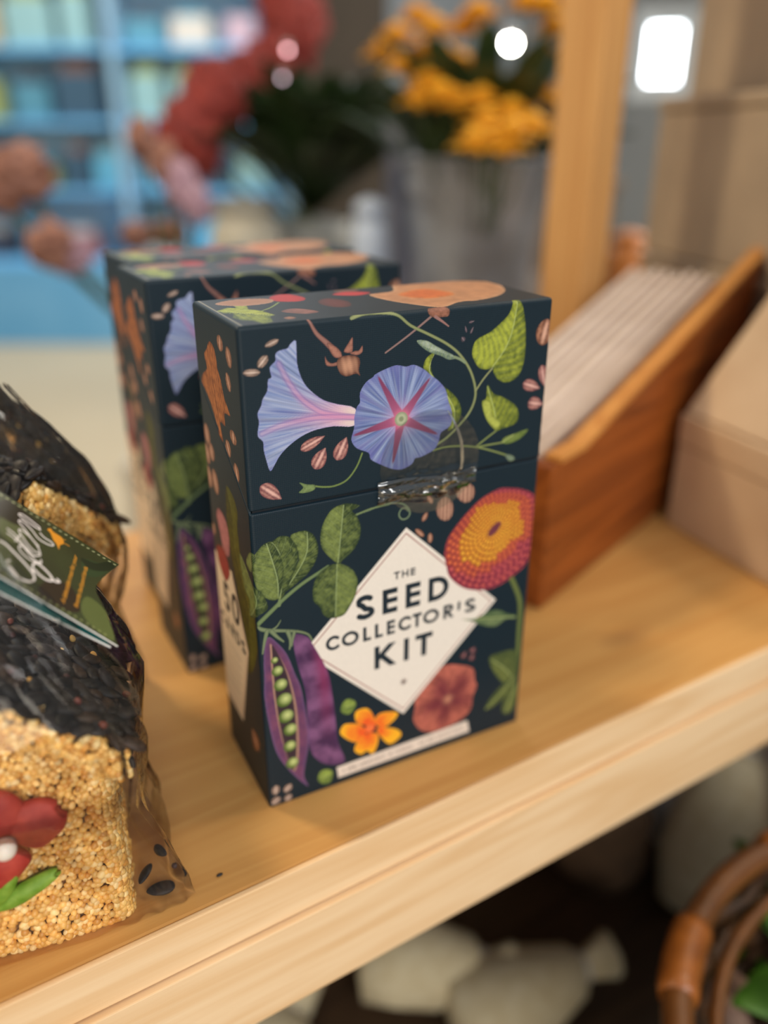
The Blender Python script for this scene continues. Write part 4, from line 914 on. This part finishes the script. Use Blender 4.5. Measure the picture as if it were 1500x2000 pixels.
for i in range(8):
    y = .034+i*.0100; bm = bmesh.new(); lo = .001*(i%3)
    add_prism(bm,[(.014,.008),(.30,.008),(.338,.148+lo),(.325,.160+lo),(.25,.139+lo),(.10,.098+lo),(.014,.080+lo)],-.0026,.0026,Mx); o = bobj('paper_packet',bm,M_kraft2,None,bevel=.002)
    o.location = Vector((.2185,.0675,0))+Vector((-math.sin(a)*y,math.cos(a)*y,0)); o.rotation_euler = (0,0,a)
    ords = ['nearest the crate side','second from the near crate side','third from the near crate side','fourth from the near crate side','fifth from the near crate side','sixth from the near crate side','seventh from the near crate side','furthest from the near crate side']
    tag(o,'pale grey paper packet filed upright in the crate, '+ords[i],'packet','paper packets filed in the crate')

# ------------------------------------------------------------------ cream boxes in front of the crate
def cbox(name,x,y,z,rz,w,d,h,mat,label,cat,tilt=0,g=None,slot=True):
    t = thing(name,label,cat,(x,y,z),rz,g); t.rotation_euler = (0,tilt,rz)
    box('box_base',(0,w,0,-d,.0005,h*.74),mat,t,.0015); box('box_lid',(-.0008,w+.0008,.0008,-d-.0008,h*.745,h),mat,t,.002); return t
GC = 'cream boxes right of the crate'
cbox('card_box',.378,.113,0,-.20,.16,.15,.086,M_kraft,'cream card box standing on the shelf in front of the crate, lower of two','box',g=GC)
cbox('card_box',.380,.112,.0875,-.20,.15,.15,.16,M_kraft,'cream card box leaning back on top of the lower cream box','box',tilt=.62,g=GC)
GT = 'stacked sand-coloured blocks behind the crate'
def block(i,x,y,z,h,label):
    t = thing('board_carton',label,'box',(x,y,z),-.35,GT)
    box('carton_sides',(0,.26,0,-.30,.0005,h-.012),M_tan,t,.003); box('carton_cover',(-.002,.262,.002,-.302,h-.0115,h),M_tan,t,.003)
block(0,.600,.366,0,.160,'sand-coloured board carton at the bottom of the stack behind the crate')
block(1,.603,.368,.1605,.142,'sand-coloured board carton in the middle of the stack behind the crate')
block(2,.628,.358,.303,.20,'sand-coloured board carton on top of the stack behind the crate')

# ------------------------------------------------------------------ below the shelf: cotton pouches and a cane basket
M_cot = simple('cream_cotton',(196,178,140),(214,200,166),scale=90,rough=.95,bump=.3)
M_cot2 = simple('white_cotton',(222,218,212),(200,196,190),scale=90,rough=.95,bump=.3)
def pouch(x,y,z,r,L,rz,tilt,label,mat=None,cat='pouch'):
    t = thing('cotton_pouch',label,cat,(x,y,z),rz,'cotton pouches under the shelf'); t.rotation_euler = (0,tilt,rz)
    bm = bmesh.new(); add_lathe(bm,[(r*.25,0),(r*.8,.004),(r,.25*L),(r*.95,.5*L),(r*.6,.74*L),(r*.3,.8*L)],28,wob=.05); bobj('pouch_body',bm,mat or M_cot,t,smooth=True)
    bm = bmesh.new(); add_lathe(bm,[(r*.28,.795*L),(r*.36,.86*L),(r*.5,.97*L),(r*.45,L)],28,wob=.09); bobj('gathered_neck',bm,mat or M_cot,t,smooth=True)
    bm = bmesh.new(); add_tube(bm,[(r*.32*math.cos(q),r*.32*math.sin(q),.8*L) for q in np.arange(0,6.28,.4)],.0018,closed=True); bobj('drawstring',bm,M_cot2,t,smooth=True)
pouch(.17,.075,-.372,.036,.15,-.15,1.52,'cream cotton pouch lying down, nearest the lower edge of the photo')
pouch(.13,.155,-.364,.035,.13,-.6,1.5,'cream cotton pouch lying between the nearest one and the left one')
pouch(.10,.24,-.362,.037,.14,-2.0,1.5,'cream cotton pouch at the left, under the shelf rail')
pouch(.045,.09,-.364,.034,.12,1.9,1.5,'cream cotton pouch at the far left bottom, mostly cut by the shelf edge')
pouch(.44,.06,-.40,.045,.20,.4,.55,'tall cream cotton pouch leaning beside the cane basket')
pouch(.50,.14,-.40,.04,.20,0,.1,'white cotton pouch standing behind the leaning cream one',M_cot2)
pouch(.40,.15,-.40,.05,.13,0,.0,'brown sack-cloth pouch standing in the dark under the shelf',simple('brown_sacking',(96,74,54),(120,92,66),rough=.95,bump=.4))
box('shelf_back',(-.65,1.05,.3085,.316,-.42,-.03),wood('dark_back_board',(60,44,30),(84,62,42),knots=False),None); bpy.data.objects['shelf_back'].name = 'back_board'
tag(bpy.data.objects['back_board'],'dark wooden back board below the shelf top','board')
M_cane = simple('cane',(130,80,36),(88,52,22),scale=30,rough=.35,bump=.3,spec=.6); M_cane2 = simple('cane_wrap',(172,100,38),(120,66,24),scale=60,rough=.35,bump=.3,spec=.6)
bk_ = thing('cane_basket','round cane basket with leafy green plants in it, lower right under the shelf','basket',(.302,-.237,-.40))
RR = .187; RZ = .245
def circ(r,z,n=72,a0=0,a1=360): return [(r*math.cos(D2R*(a0+(a1-a0)*k/n)),r*math.sin(D2R*(a0+(a1-a0)*k/n)),z) for k in range(n)]
bm = bmesh.new(); add_tube(bm,circ(RR,RZ),.0085,n=14,closed=True); bobj('rim_hoop',bm,M_cane,bk_,smooth=True)
bm = bmesh.new(); add_tube(bm,circ(RR-.021,RZ-.012),.004,n=10,closed=True); bobj('inner_hoop',bm,M_cane,bk_,smooth=True)
for a0 in (70,112,150,186,225,262,300,340,25):
    bm = bmesh.new(); pts = [(p[0],p[1],p[2]) for p in circ(RR,RZ,12,a0,a0+17)]; add_tube(bm,pts,[.0102]+[.0112]*10+[.0102],n=14); bobj('cane_binding',bm,M_cane2,bk_,smooth=True)
bm = bmesh.new()
for q in range(19):
    z = .008+q*.0122; r = .135+(RR-.138)*(z/.24)
    add_tube(bm,[(r*(1+.025*math.sin(18*D2R*k*5+q*math.pi))*math.cos(D2R*5*k),r*(1+.025*math.sin(18*D2R*k*5+q*math.pi))*math.sin(D2R*5*k),z) for k in range(72)],.0062,n=6,closed=True)
bobj('woven_side',bm,simple('dark_cane',(84,52,24),(52,32,16),scale=40,rough=.5,bump=.3),bk_,smooth=True)
bm = bmesh.new(); add_lathe(bm,[(.13,.0005),(.134,.003),(.134,.006)],40); bobj('basket_base',bm,M_cane,bk_)
M_lf = simple('leaf_green',(44,84,14),(74,120,26),scale=20,rough=.45,bump=.2); M_lf2 = simple('leaf_dark',(26,46,16),(44,66,26),scale=20,rough=.5,bump=.2)
def blade(bm, p, d, L, w, droop=.5, n=9):
    d = Vector(d).normalized(); sd = d.cross(Vector((0,0,1))).normalized(); rows = []
    for i in range(n+1):
        t = i/n; c = Vector(p)+d*L*t-Vector((0,0,droop*L*t*t)); ww = w*math.sin(math.pi*min(.04+t*.95,1))**.8
        rows.append([bm.verts.new(c-sd*ww+Vector((0,0,ww*.3))),bm.verts.new(c),bm.verts.new(c+sd*ww+Vector((0,0,ww*.3)))])
    for a,b in zip(rows,rows[1:]):
        bm.faces.new((a[0],a[1],b[1],b[0])); bm.faces.new((a[1],a[2],b[2],b[1]))
def plant(name,label,cat,x,y,z,n,L,w,mat,seedv,g=None,up_=.8,fl=None):
    rs = random.Random(seedv); t = thing(name,label,cat,(x,y,z),0,g)
    for q in range(n):
        bm = bmesh.new(); a = 2.4*q+rs.uniform(-.3,.3); u = rs.uniform(.3,1.)*up_
        d0 = Vector((math.cos(a),math.sin(a),u)).normalized(); st = Vector((0,0,.01)); add_tube(bm,[st,st+d0*L*.45],.0013,n=5); blade(bm,st+d0*L*.4,d0,L*rs.uniform(.6,1.),w,.35)
        o = bobj('leaf',bm,mat,t,smooth=True); md = o.modifiers.new('thickness','SOLIDIFY'); md.thickness = .0006
    return t
plant('potted_plant','bright green leafy plant inside the cane basket, right','plant',.335,-.140,-.285,26,.13,.017,M_lf,3,up_=1.5)
plant('potted_plant','green plant lower in the cane basket, nearer the camera','plant',.245,-.165,-.285,22,.075,.013,M_lf,9,up_=1.3)
for i,(x,y,z) in enumerate(((0.261,-0.082,-0.209),(0.277,-0.055,-0.212),(0.247,-0.089,-0.214))):
    bm = bmesh.new(); bmesh.ops.create_icosphere(bm,subdivisions=3,radius=.009,matrix=Matrix.Diagonal((1,1.5,1.1,1)))
    for v in bm.verts: v.co *= 1+.25*noise.noise(v.co*120+Vector((i*9,0,0)))
    o = bobj('dried_flower_head',bm,simple('dusty_pink_%s'%'abc'[i],(168,136,116),(140,108,92),scale=80,rough=.9),None,smooth=True); o.location = (x,y,z)
    tag(o,['dusty beige flower head in the cane basket, nearest the rim','dusty beige flower head in the cane basket, lowest of three','dusty beige flower head in the cane basket, beside the green leaves'][i],'flower','beige flower heads in the basket')
bm = bmesh.new(); add_lathe(bm,[(.1,-.393),(.125,-.33),(.145,-.29),(.12,-.282)],36); o = bobj('dark_soil',bm,simple('soil',(22,16,10),(34,26,18),scale=120,rough=1,bump=.6),None,smooth=True); o.location = (.302,-.237,0); tag(o,'dark soil filling the cane basket','soil')

# ------------------------------------------------------------------ room behind
FZ = -.75
fl = box('floor',(-6,9,-4,9,FZ-.02,FZ),simple('cream_floor',(204,184,150),(194,174,140),scale=1.2,rough=.45,bump=0),None,0); structure(fl)
wb = box('wall_back',(-6,9,6.2,6.4,FZ,2.4),simple('pale_wall',(198,204,206),(186,192,196),scale=.8,rough=.8,bump=0),None,0); structure(wb)
wr = box('wall_right',(5.6,5.8,-3,6.2,FZ,2.4),simple('pale_wall_side',(186,184,178),(176,174,170),scale=.8,rough=.8,bump=0),None,0); structure(wr)
def emis(name,c,s):
    k = NT(name); k.b.inputs['Emission Color'].default_value = rgba(c); k.b.inputs['Emission Strength'].default_value = s; k.b.inputs['Base Color'].default_value = rgba(c); return k.m
def yawed(name,x,y,z,rz,label,cat,g=None): return thing(name,label,cat,(x,y,z),rz,g)
VR = -31.7*D2R   # facing the camera
# window with daylight at the right
p = (2.828,2.359,0.582)
w = bpy.data.objects.new('window_1',None); link(w); w.location = p; w.rotation_euler = (0,0,VR-.3); structure(w)
box('window_pane',(-.058,.058,0,.01,-.085,.105),emis('daylight_pane',(244,250,255),14),w,0)
bm = bmesh.new()
for d in ((-.12,-.060,-.01,.03,-.15,.17),(.060,.12,-.01,.03,-.15,.17),(-.060,.060,-.01,.03,-.15,-.087),(-.060,.060,-.01,.03,.107,.17)): add_box(bm,*d)
bobj('window_frame',bm,simple('white_frame',(206,212,214),bump=0),w)
# small lamps
def lamp(pos,r,c,s,label):
    t = thing('spot_lamp',label,'lamp',pos,VR); bm = bmesh.new(); bmesh.ops.create_uvsphere(bm,u_segments=16,v_segments=10,radius=r); bobj('bulb',bm,emis('bulb_glow',c,s),t,smooth=True)
    bm = bmesh.new(); add_lathe(bm,[(r*.9,r*.6),(r*1.3,r*2.2),(r*.6,r*3)],16); bobj('lamp_housing',bm,simple('white_metal',(200,200,200),bump=0),t,smooth=True)
lamp((1.804,2.074,0.553),.014,(255,250,236),260,'small bright lamp glowing among the yellow flowers')
lamp((0.523,1.040,0.391),.0035,(255,190,196),9,'small dim lamp in front of the red flower plumes, upper of two')
lamp((0.507,1.029,0.352),.0032,(230,200,214),5,'small dim lamp in front of the red flower plumes, lower of two')
# pale display table for the flower pots
tb = thing('display_table','dark wooden table carrying the flower bucket and pot behind the shelf','table',(.95,1.15,FZ),VR)
box('table_top',(-.40,.55,-.53,.40,.68,.7155),wood('dark_table',(70,56,42),(96,78,58),knots=False),tb,.003)
for x,y in ((-.38,-.50),(.50,-.50),(-.38,.35),(.50,.35)): box('leg',(x,x+.04,y,y+.04,.001,.679),M_pine_post,tb,.002)
TZ = -.0345
# galvanised bucket with yellow flowers
bx,by = .735,.83
g1 = thing('metal_bucket','tall galvanised metal bucket holding yellow flowers, left of the pine post','bucket',(bx,by,TZ))
M_galv = simple('galvanised',(168,174,186),(140,142,148),scale=14,rough=.32,metal=.35,bump=.05)
bm = bmesh.new(); add_lathe(bm,[(.078,.0005),(.08,.01),(.112,.27),(.113,.275),(.108,.274),(.078,.015)],48); bobj('bucket_wall',bm,M_galv,g1,smooth=True)
bm = bmesh.new(); add_tube(bm,circ(.113,.274,60),.004,n=8,closed=True); bobj('rolled_rim',bm,M_galv,g1,smooth=True)
for sx in (1,-1): 
    bm = bmesh.new(); add_tube(bm,[(sx*.112*math.cos(q*.1)+sx*.02*math.sin(q*.5),.112*math.sin(q*.1-.3),.21+.03*math.sin(q*.52)) for q in range(7)],.003,n=8); bobj('bucket_handle',bm,M_galv,g1,smooth=True)
M_yel = simple('yellow_petals',(226,158,20),(236,180,40),scale=60,rough=.7,bump=.3); M_stem = simple('stem_green',(60,76,34),(80,96,44),scale=40,rough=.6)
def yflower(pos,r,i,mat,nm='yellow_flower',label=None,g=None,ball=False,root=None):
    p = Vector(pos); t = thing(nm,label,'flower',p,i*1.1,g); rs = random.Random(i)
    bm = bmesh.new()
    for ring in range(3):
        for k in range(9):
            a = 2*math.pi*(k+.5*ring)/9; el = .15+.45*ring; blade(bm,(0,0,0),(math.cos(a),math.sin(a),el),r*(1-.15*ring),r*.24,.25,5)
    o = bobj('petals',bm,mat,t,smooth=True); md = o.modifiers.new('thickness','SOLIDIFY'); md.thickness = .001
    bm = bmesh.new(); bmesh.ops.create_icosphere(bm,subdivisions=2,radius=r*.42,matrix=Matrix.Translation((0,0,r*.15))); bobj('flower_disc',bm,mat,t,smooth=True)
    rp = Vector(root)-p; rp.rotate(Matrix.Rotation(-i*1.1,3,'Z').to_euler()); bm = bmesh.new(); add_tube(bm,[(0,0,0),Vector((0,0,-.03))+rp*.25,rp*.65,rp],.002,n=6); bobj('stem',bm,M_stem,t)
    return t
YF = [(0.734,1.002,0.443),(0.669,0.959,0.408),(0.688,0.885,0.412),(0.761,0.878,0.436),(0.773,0.782,0.439),(0.755,0.723,0.428),(0.607,0.841,0.357),(0.614,0.787,0.335),(0.612,0.753,0.318),(0.709,0.847,0.365),(0.679,0.786,0.337),(0.641,0.706,0.311),(0.620,0.665,0.283),(0.603,0.627,0.265),(0.658,0.661,0.295),(0.702,0.695,0.312),(0.647,0.607,0.277),(0.628,0.738,0.309),(0.700,0.928,0.386),(0.814,0.789,0.379),(0.609,0.601,0.271),(0.706,0.868,0.352),(0.673,1.010,0.388),(0.758,0.910,0.419),(0.692,0.862,0.375),(0.598,0.600,0.256),(0.583,0.637,0.259),(0.724,0.684,0.319),(0.799,0.749,0.407),(0.597,0.785,0.313)]
pos_y = ['at the top of the bunch, far left','at the left edge of the bunch, upper','in the upper left of the bunch','at the top centre of the bunch','at the top right by the post','topmost right, touching the post','at the lower left edge','left of centre, low','left of centre over the bucket rim','in the middle of the bunch','in the middle, slightly lower','in front of the middle','low in the centre, near the rim','lowest centre flower, hanging over the rim','right of centre, low','right of centre, middle height','low at the right, near the post','low left, hidden behind others','upper left, behind others','high at the right, behind others','low right of centre, over the rim','near the middle, behind others','at the far left edge, upper','upper middle, left of the bright lamp','left of the middle, behind others','lowest of all, right of centre','lowest of all, left of centre','right edge, beside the post','right edge, high beside the post','lower left, over the rim']
for i,(pos,s) in enumerate(zip(YF,pos_y)): yflower(pos,.038,i,M_yel,label='yellow flower in the metal bucket, '+s,g='yellow flowers in the metal bucket',root=(bx+.03*math.cos(i),by+.03*math.sin(i),TZ+.1))
plant('flower_foliage','dark green foliage among the yellow flowers in the bucket','foliage',bx,by,TZ+.15,70,.30,.022,M_lf2,5,up_=3.0)
# red plumes and dark foliage in a white pot
px0,py0 = (0.664,1.247,0.217)[:2]
g2 = thing('flower_pot','pale grey pot holding red plumes and dark foliage','pot',(px0,py0,TZ))
bm = bmesh.new(); add_lathe(bm,[(.05,.0005),(.07,.11),(.076,.16),(.07,.162),(.06,.13)],36); bobj('pot_wall',bm,simple('pale_pot',(176,176,168),(160,160,152),rough=.5),g2,smooth=True)
bm = bmesh.new(); add_lathe(bm,[(.06,.131),(.068,.145),(.02,.148)],24); bobj('potting_soil',bm,simple('pot_soil',(30,22,16),rough=1),g2)
plant('dark_foliage','dark green bushy foliage in the pale pot under the red plumes','foliage',px0,py0,TZ+.16,170,.27,.026,M_lf2,21,up_=2.4)
M_cel = simple('red_plume',(158,58,46),(112,44,44),scale=50,rough=.8,bump=.4); M_pink = simple('pink_brown_bud',(168,122,104),(120,78,66),scale=30,rough=.7)
def plume(pos,r,h,i,mat,label,g,root,nm='flower_plume'):
    p = Vector(pos); t = thing(nm,label,'flower',p,i*.7,g)
    bm = bmesh.new(); bmesh.ops.create_icosphere(bm,subdivisions=4,radius=1)
    for v in bm.verts:
        n_ = noise.noise(v.co*3+Vector((i*7,0,0)))*.5+noise.noise(v.co*8+Vector((i,0,0)))*.3; v.co = Vector((v.co.x*r,v.co.y*r,v.co.z*h))*(1+n_)
    bobj('plume_head',bm,mat,t,smooth=True)
    rp = Vector(root)-p; rp.rotate(Matrix.Rotation(-i*.7,3,'Z').to_euler()); bm = bmesh.new(); add_tube(bm,[(0,0,-h*.6),rp*.5+Vector((0,0,-.02)),rp],.003,n=6); bobj('stem',bm,M_stem,t)
PL = [((0.650,1.332,0.483),.030,.05,'topmost red plume'),((0.664,1.301,0.441),.035,.045,'second red plume from the top'),((0.609,1.288,0.400),.032,.035,'red plume beside the dim lamp'),((0.558,1.266,0.372),.032,.035,'red plume in the middle of the slope'),((0.480,1.265,0.354),.034,.036,'red plume at the left shoulder'),((0.498,1.244,0.334),.03,.04,'red plume under the left shoulder'),((0.450,1.232,0.304),.034,.042,'red plume lower left'),((0.410,1.216,0.276),.034,.04,'lowest left red plume'),((0.426,1.194,0.253),.028,.038,'red plume hanging lowest'),((0.716,1.351,0.473),.03,.04,'red plume at the upper right')]
for i,(pos,r,h,l) in enumerate(PL): plume(pos,r*1.15,h*1.15,i,M_cel,l+' above the dark foliage','red plumes in the pale pot',(px0,py0,TZ+.13))
# dusty pink buds on bare stems, left
px1,py1 = (0.315,1.070,0.083)[:2]
PK = [((0.287,1.055,0.267),.018,.026,'dusty pink bud at the top of the leaning stem'),((0.308,1.024,0.233),.020,.03,'dusty pink bud below the top one'),((0.324,1.000,0.206),.022,.032,'lilac-pink bud under the red plumes'),((0.337,0.978,0.179),.020,.028,'lilac-pink bud lowest under the red plumes'),((0.108,1.015,0.225),.036,.034,'large brown-pink bud at the left edge'),((0.081,1.017,0.197),.022,.022,'brown-pink bud cut by the left edge'),((0.122,0.958,0.135),.030,.03,'brown-pink bud lower, left of the cartons'),((0.147,0.961,0.120),.022,.022,'small lilac bud beside the lower brown one'),((0.283,1.112,0.127),.024,.02,'dark brown bud just above the rearmost carton'),((0.326,1.088,0.131),.026,.02,'brown bud above the middle carton')]
for i,(pos,r,h,l) in enumerate(PK): plume(pos,r,h,i+20,M_pink if i not in (2,3,7) else simple('lilac_bud_'+'abcdefghij'[i],(190,160,176),(160,124,140),rough=.8),l,'dusty pink buds behind the cartons',(px1,py1,-.06),nm='flower_bud')
vz = thing('flower_vase','cream vase holding the dusty pink buds behind the cartons','vase',(px1,py1,-.22)); bm = bmesh.new(); add_lathe(bm,[(.04,.0005),(.055,.06),(.05,.13),(.035,.17),(.03,.165)],32); bobj('vase_wall',bm,simple('cream_vase',(206,196,178),rough=.5),vz,smooth=True)
vs_ = thing('vase_stand','narrow cream stand under the vase behind the cartons','stand',(px1,py1,FZ),VR); box('stand_top',(-.09,.09,-.09,.09,.50,.529),simple('cream_paint',(206,198,182),rough=.6),vs_); 
for x,y in ((-.085,-.085),(.06,-.085),(-.085,.06),(.06,.06)): box('leg',(x,x+.025,y,y+.025,.001,.499),simple('cream_leg',(200,190,170),rough=.6),vs_)

# blue shop shelving with goods, far left
p = Vector((1.093,4.656,-0.756)); us = thing('blue_shelving','bright blue shop shelving unit along the far wall, upper left','shelving',(p.x,p.y,FZ),VR)
M_blue = simple('blue_paint',(104,176,222),(124,190,232),scale=3,rough=.55,bump=0); M_blue2 = simple('pale_blue_paint',(150,190,212),(176,204,218),scale=3,rough=.6,bump=0)
box('plinth',(-1.9,1.15,-.34,.2,.001,.42),M_blue,us,.004); box('unit_back',(-1.9,1.15,.2,.23,.001,2.6),M_blue2,us,.002)
lv = [.42,.78,1.12,1.46,1.80,2.14]
for z in lv[1:]: box('shelf_plank',(-1.57,1.02,-.05,.1995,z-.03,z),M_blue,us,.002)
for x in (-1.6,-.72,.16,1.02): box('upright',(x,x+.03,-.1,.1995,.4205,2.6),M_blue2,us,.002)
cols = [(176,116,112),(214,204,190),(60,90,110),(176,186,120),(230,226,220),(90,150,170),(150,110,90),(110,190,220),(210,190,150),(70,70,80),(200,170,180),(150,190,190)]
names = {(176,116,112):'dusty red',(214,204,190):'cream',(60,90,110):'slate blue',(176,186,120):'lime',(230,226,220):'white',(90,150,170):'teal',(150,110,90):'brown',(110,190,220):'sky blue',(210,190,150):'tan',(70,70,80):'charcoal',(200,170,180):'pale pink',(150,190,190):'mint'}
gm = {c:simple('goods_'+names[c].replace(' ','_'),c,rough=.6,bump=0) for c in cols}; rs = random.Random(12); rowname = ['lowest','second','third','fourth','fifth','top']; n_by = {}
for ri,z in enumerate(lv):
    x = -1.52
    while x < .95:
        w_ = rs.uniform(.10,.24); h_ = rs.uniform(.14,.29); c = rs.choice(cols)
        if any(abs((x+w_/2)-u-.015) < w_/2+.02 for u in (-.72,.16,1.02)): x += .05; continue
        loc = us.matrix_basis@Vector((x,-.02,z+.001)); key = (ri,names[c]); n_by[key] = n_by.get(key,0)+1; num = ['first','second','third','fourth','fifth','sixth'][n_by[key]-1]
        t = thing('packaged_goods','%s package on the %s blue shelf, %s of its colour from the left'%(names[c],rowname[ri],num),'package',loc,VR,'packages on the blue shelving')
        box('package_body',(0,w_,0,.14,0,h_*.8),gm[c],t,.004); box('package_cap',(w_*.15,w_*.85,.02,.12,h_*.8+.0005,h_),gm[cols[(cols.index(c)+4)%12]],t,.004)
        x += w_+rs.uniform(.03,.10)
# dark partition and grey frame behind the flowers
p = Vector((1.326,2.328,0.230)); dk = thing('dark_cabinet','tall dark brown cabinet behind the red plumes','cabinet',(p.x,p.y,FZ),VR)
M_dk = simple('dark_brown_paint',(72,62,50),(62,54,44),scale=5,rough=.6,bump=0); box('cabinet_body',(-.16,.15,0,.3,.001,2.6),M_dk,dk,.004); box('cabinet_door',(-.15,.14,-.02,-.001,.02,2.55),M_dk,dk,.004)
p = Vector((1.606,2.034,0.001)); dk2 = thing('brown_counter','low brown counter behind the metal bucket','counter',(p.x,p.y,FZ),VR); box('counter_body',(-.16,.5,0,.3,.001,.88),simple('brown_laminate',(110,94,76),(96,82,66),scale=4,rough=.6,bump=0),dk2,.004); box('counter_top',(-.165,.51,-.02,.32,.8805,.91),simple('brown_top',(120,100,80),rough=.5,bump=0),dk2,.004)
p = Vector((0.730,1.041,0.221)); gp_ = thing('metal_vase','tall slim blue-grey metal vase left of the flower bucket','vase',(p.x,p.y,TZ)); bm = bmesh.new(); add_lathe(bm,[(.026,.0005),(.028,.01),(.026,.30),(.030,.335),(.026,.335),(.022,.30)],32); bobj('vase_wall',bm,simple('blue_grey_metal',(140,146,166),(126,132,152),rough=.35,metal=.2,bump=0),gp_,smooth=True)
bm = bmesh.new(); add_tube(bm,circ(.0275,.335,40),.0022,n=8,closed=True); bobj('vase_lip',bm,simple('blue_grey_lip',(160,164,180),rough=.3,metal=.3,bump=0),gp_,smooth=True)
for i,(pos,w_,h_,c,l) in enumerate((((0.595,0.917,0.121),.030,.20,(190,204,224),'pale blue-white container beside the grey stand'),((0.512,1.223,0.115),.065,.19,(196,190,172),'cream rounded crock just above the middle carton'),((1.090,0.834,0.054),.04,.14,(226,140,66),'orange jar glimpsed between the post and the stacked cartons'))):
    t = thing('storage_jar',l,'jar',(pos[0],pos[1],TZ),0)
    bm = bmesh.new(); add_lathe(bm,[(w_*.7,.0005),(w_,h_*.2),(w_,h_*.75),(w_*.75,h_*.95)],32); bobj('jar_body',bm,simple('glaze_'+'abc'[i],c,rough=.4,bump=0),t,smooth=True)
    bm = bmesh.new(); add_lathe(bm,[(w_*.8,h_*.951),(w_*.82,h_*1.05),(w_*.2,h_*1.1)],32); bobj('jar_lid',bm,simple('lid_glaze_'+'abc'[i],c,rough=.4,bump=0),t,smooth=True)

# ------------------------------------------------------------------ light
wd_ = bpy.data.worlds.new('room_air'); scene.world = wd_; wd_.use_nodes = True
bg = wd_.node_tree.nodes['Background']; bg.inputs[0].default_value = (.90,.95,1.0,1); bg.inputs[1].default_value = .33
def area(name, loc, target, size, power, col, sy=None):
    l = bpy.data.lights.new(name,'AREA'); l.size = size; l.energy = power; l.color = col
    if sy: l.shape = 'RECTANGLE'; l.size_y = sy
    o = bpy.data.objects.new(name,l); COL.objects.link(o); o.location = loc; o.rotation_euler = (Vector(target)-Vector(loc)).to_track_quat('-Z','Y').to_euler(); return o
area('ceiling_lamp_warm',(-.55,.95,1.5),(0,.05,0),.24,17,(1,.80,.52))
area('ceiling_lamp_side',(-1.6,.1,1.1),(.05,.1,.05),.4,7,(1,.78,.50))
area('window_front',(-.2,-2.0,1.3),(.05,0,.1),1.3,34,(.98,.98,.97),1.0)
area('ceiling_lamp_far',(2.4,.9,1.3),(.8,1.0,.1),.9,40,(1,.93,.84))
area('shop_ceiling',(1.2,3.4,2.3),(.8,4.2,.2),1.6,85,(.95,.98,1.0))
area('fill_low_front',(-.5,-1.1,-.05),(.25,.05,-.35),.4,4.5,(1,.9,.76))  # added unseen fill, brightens the pouches and rail from low in front
area('ceiling_lamp_right',(1.1,-.2,1.3),(.45,.15,.05),.35,7,(1,.84,.62))
scene.view_settings.view_transform = 'Standard'; scene.view_settings.look = 'None'; scene.view_settings.gamma = 1
scene.view_settings.exposure = 0.0
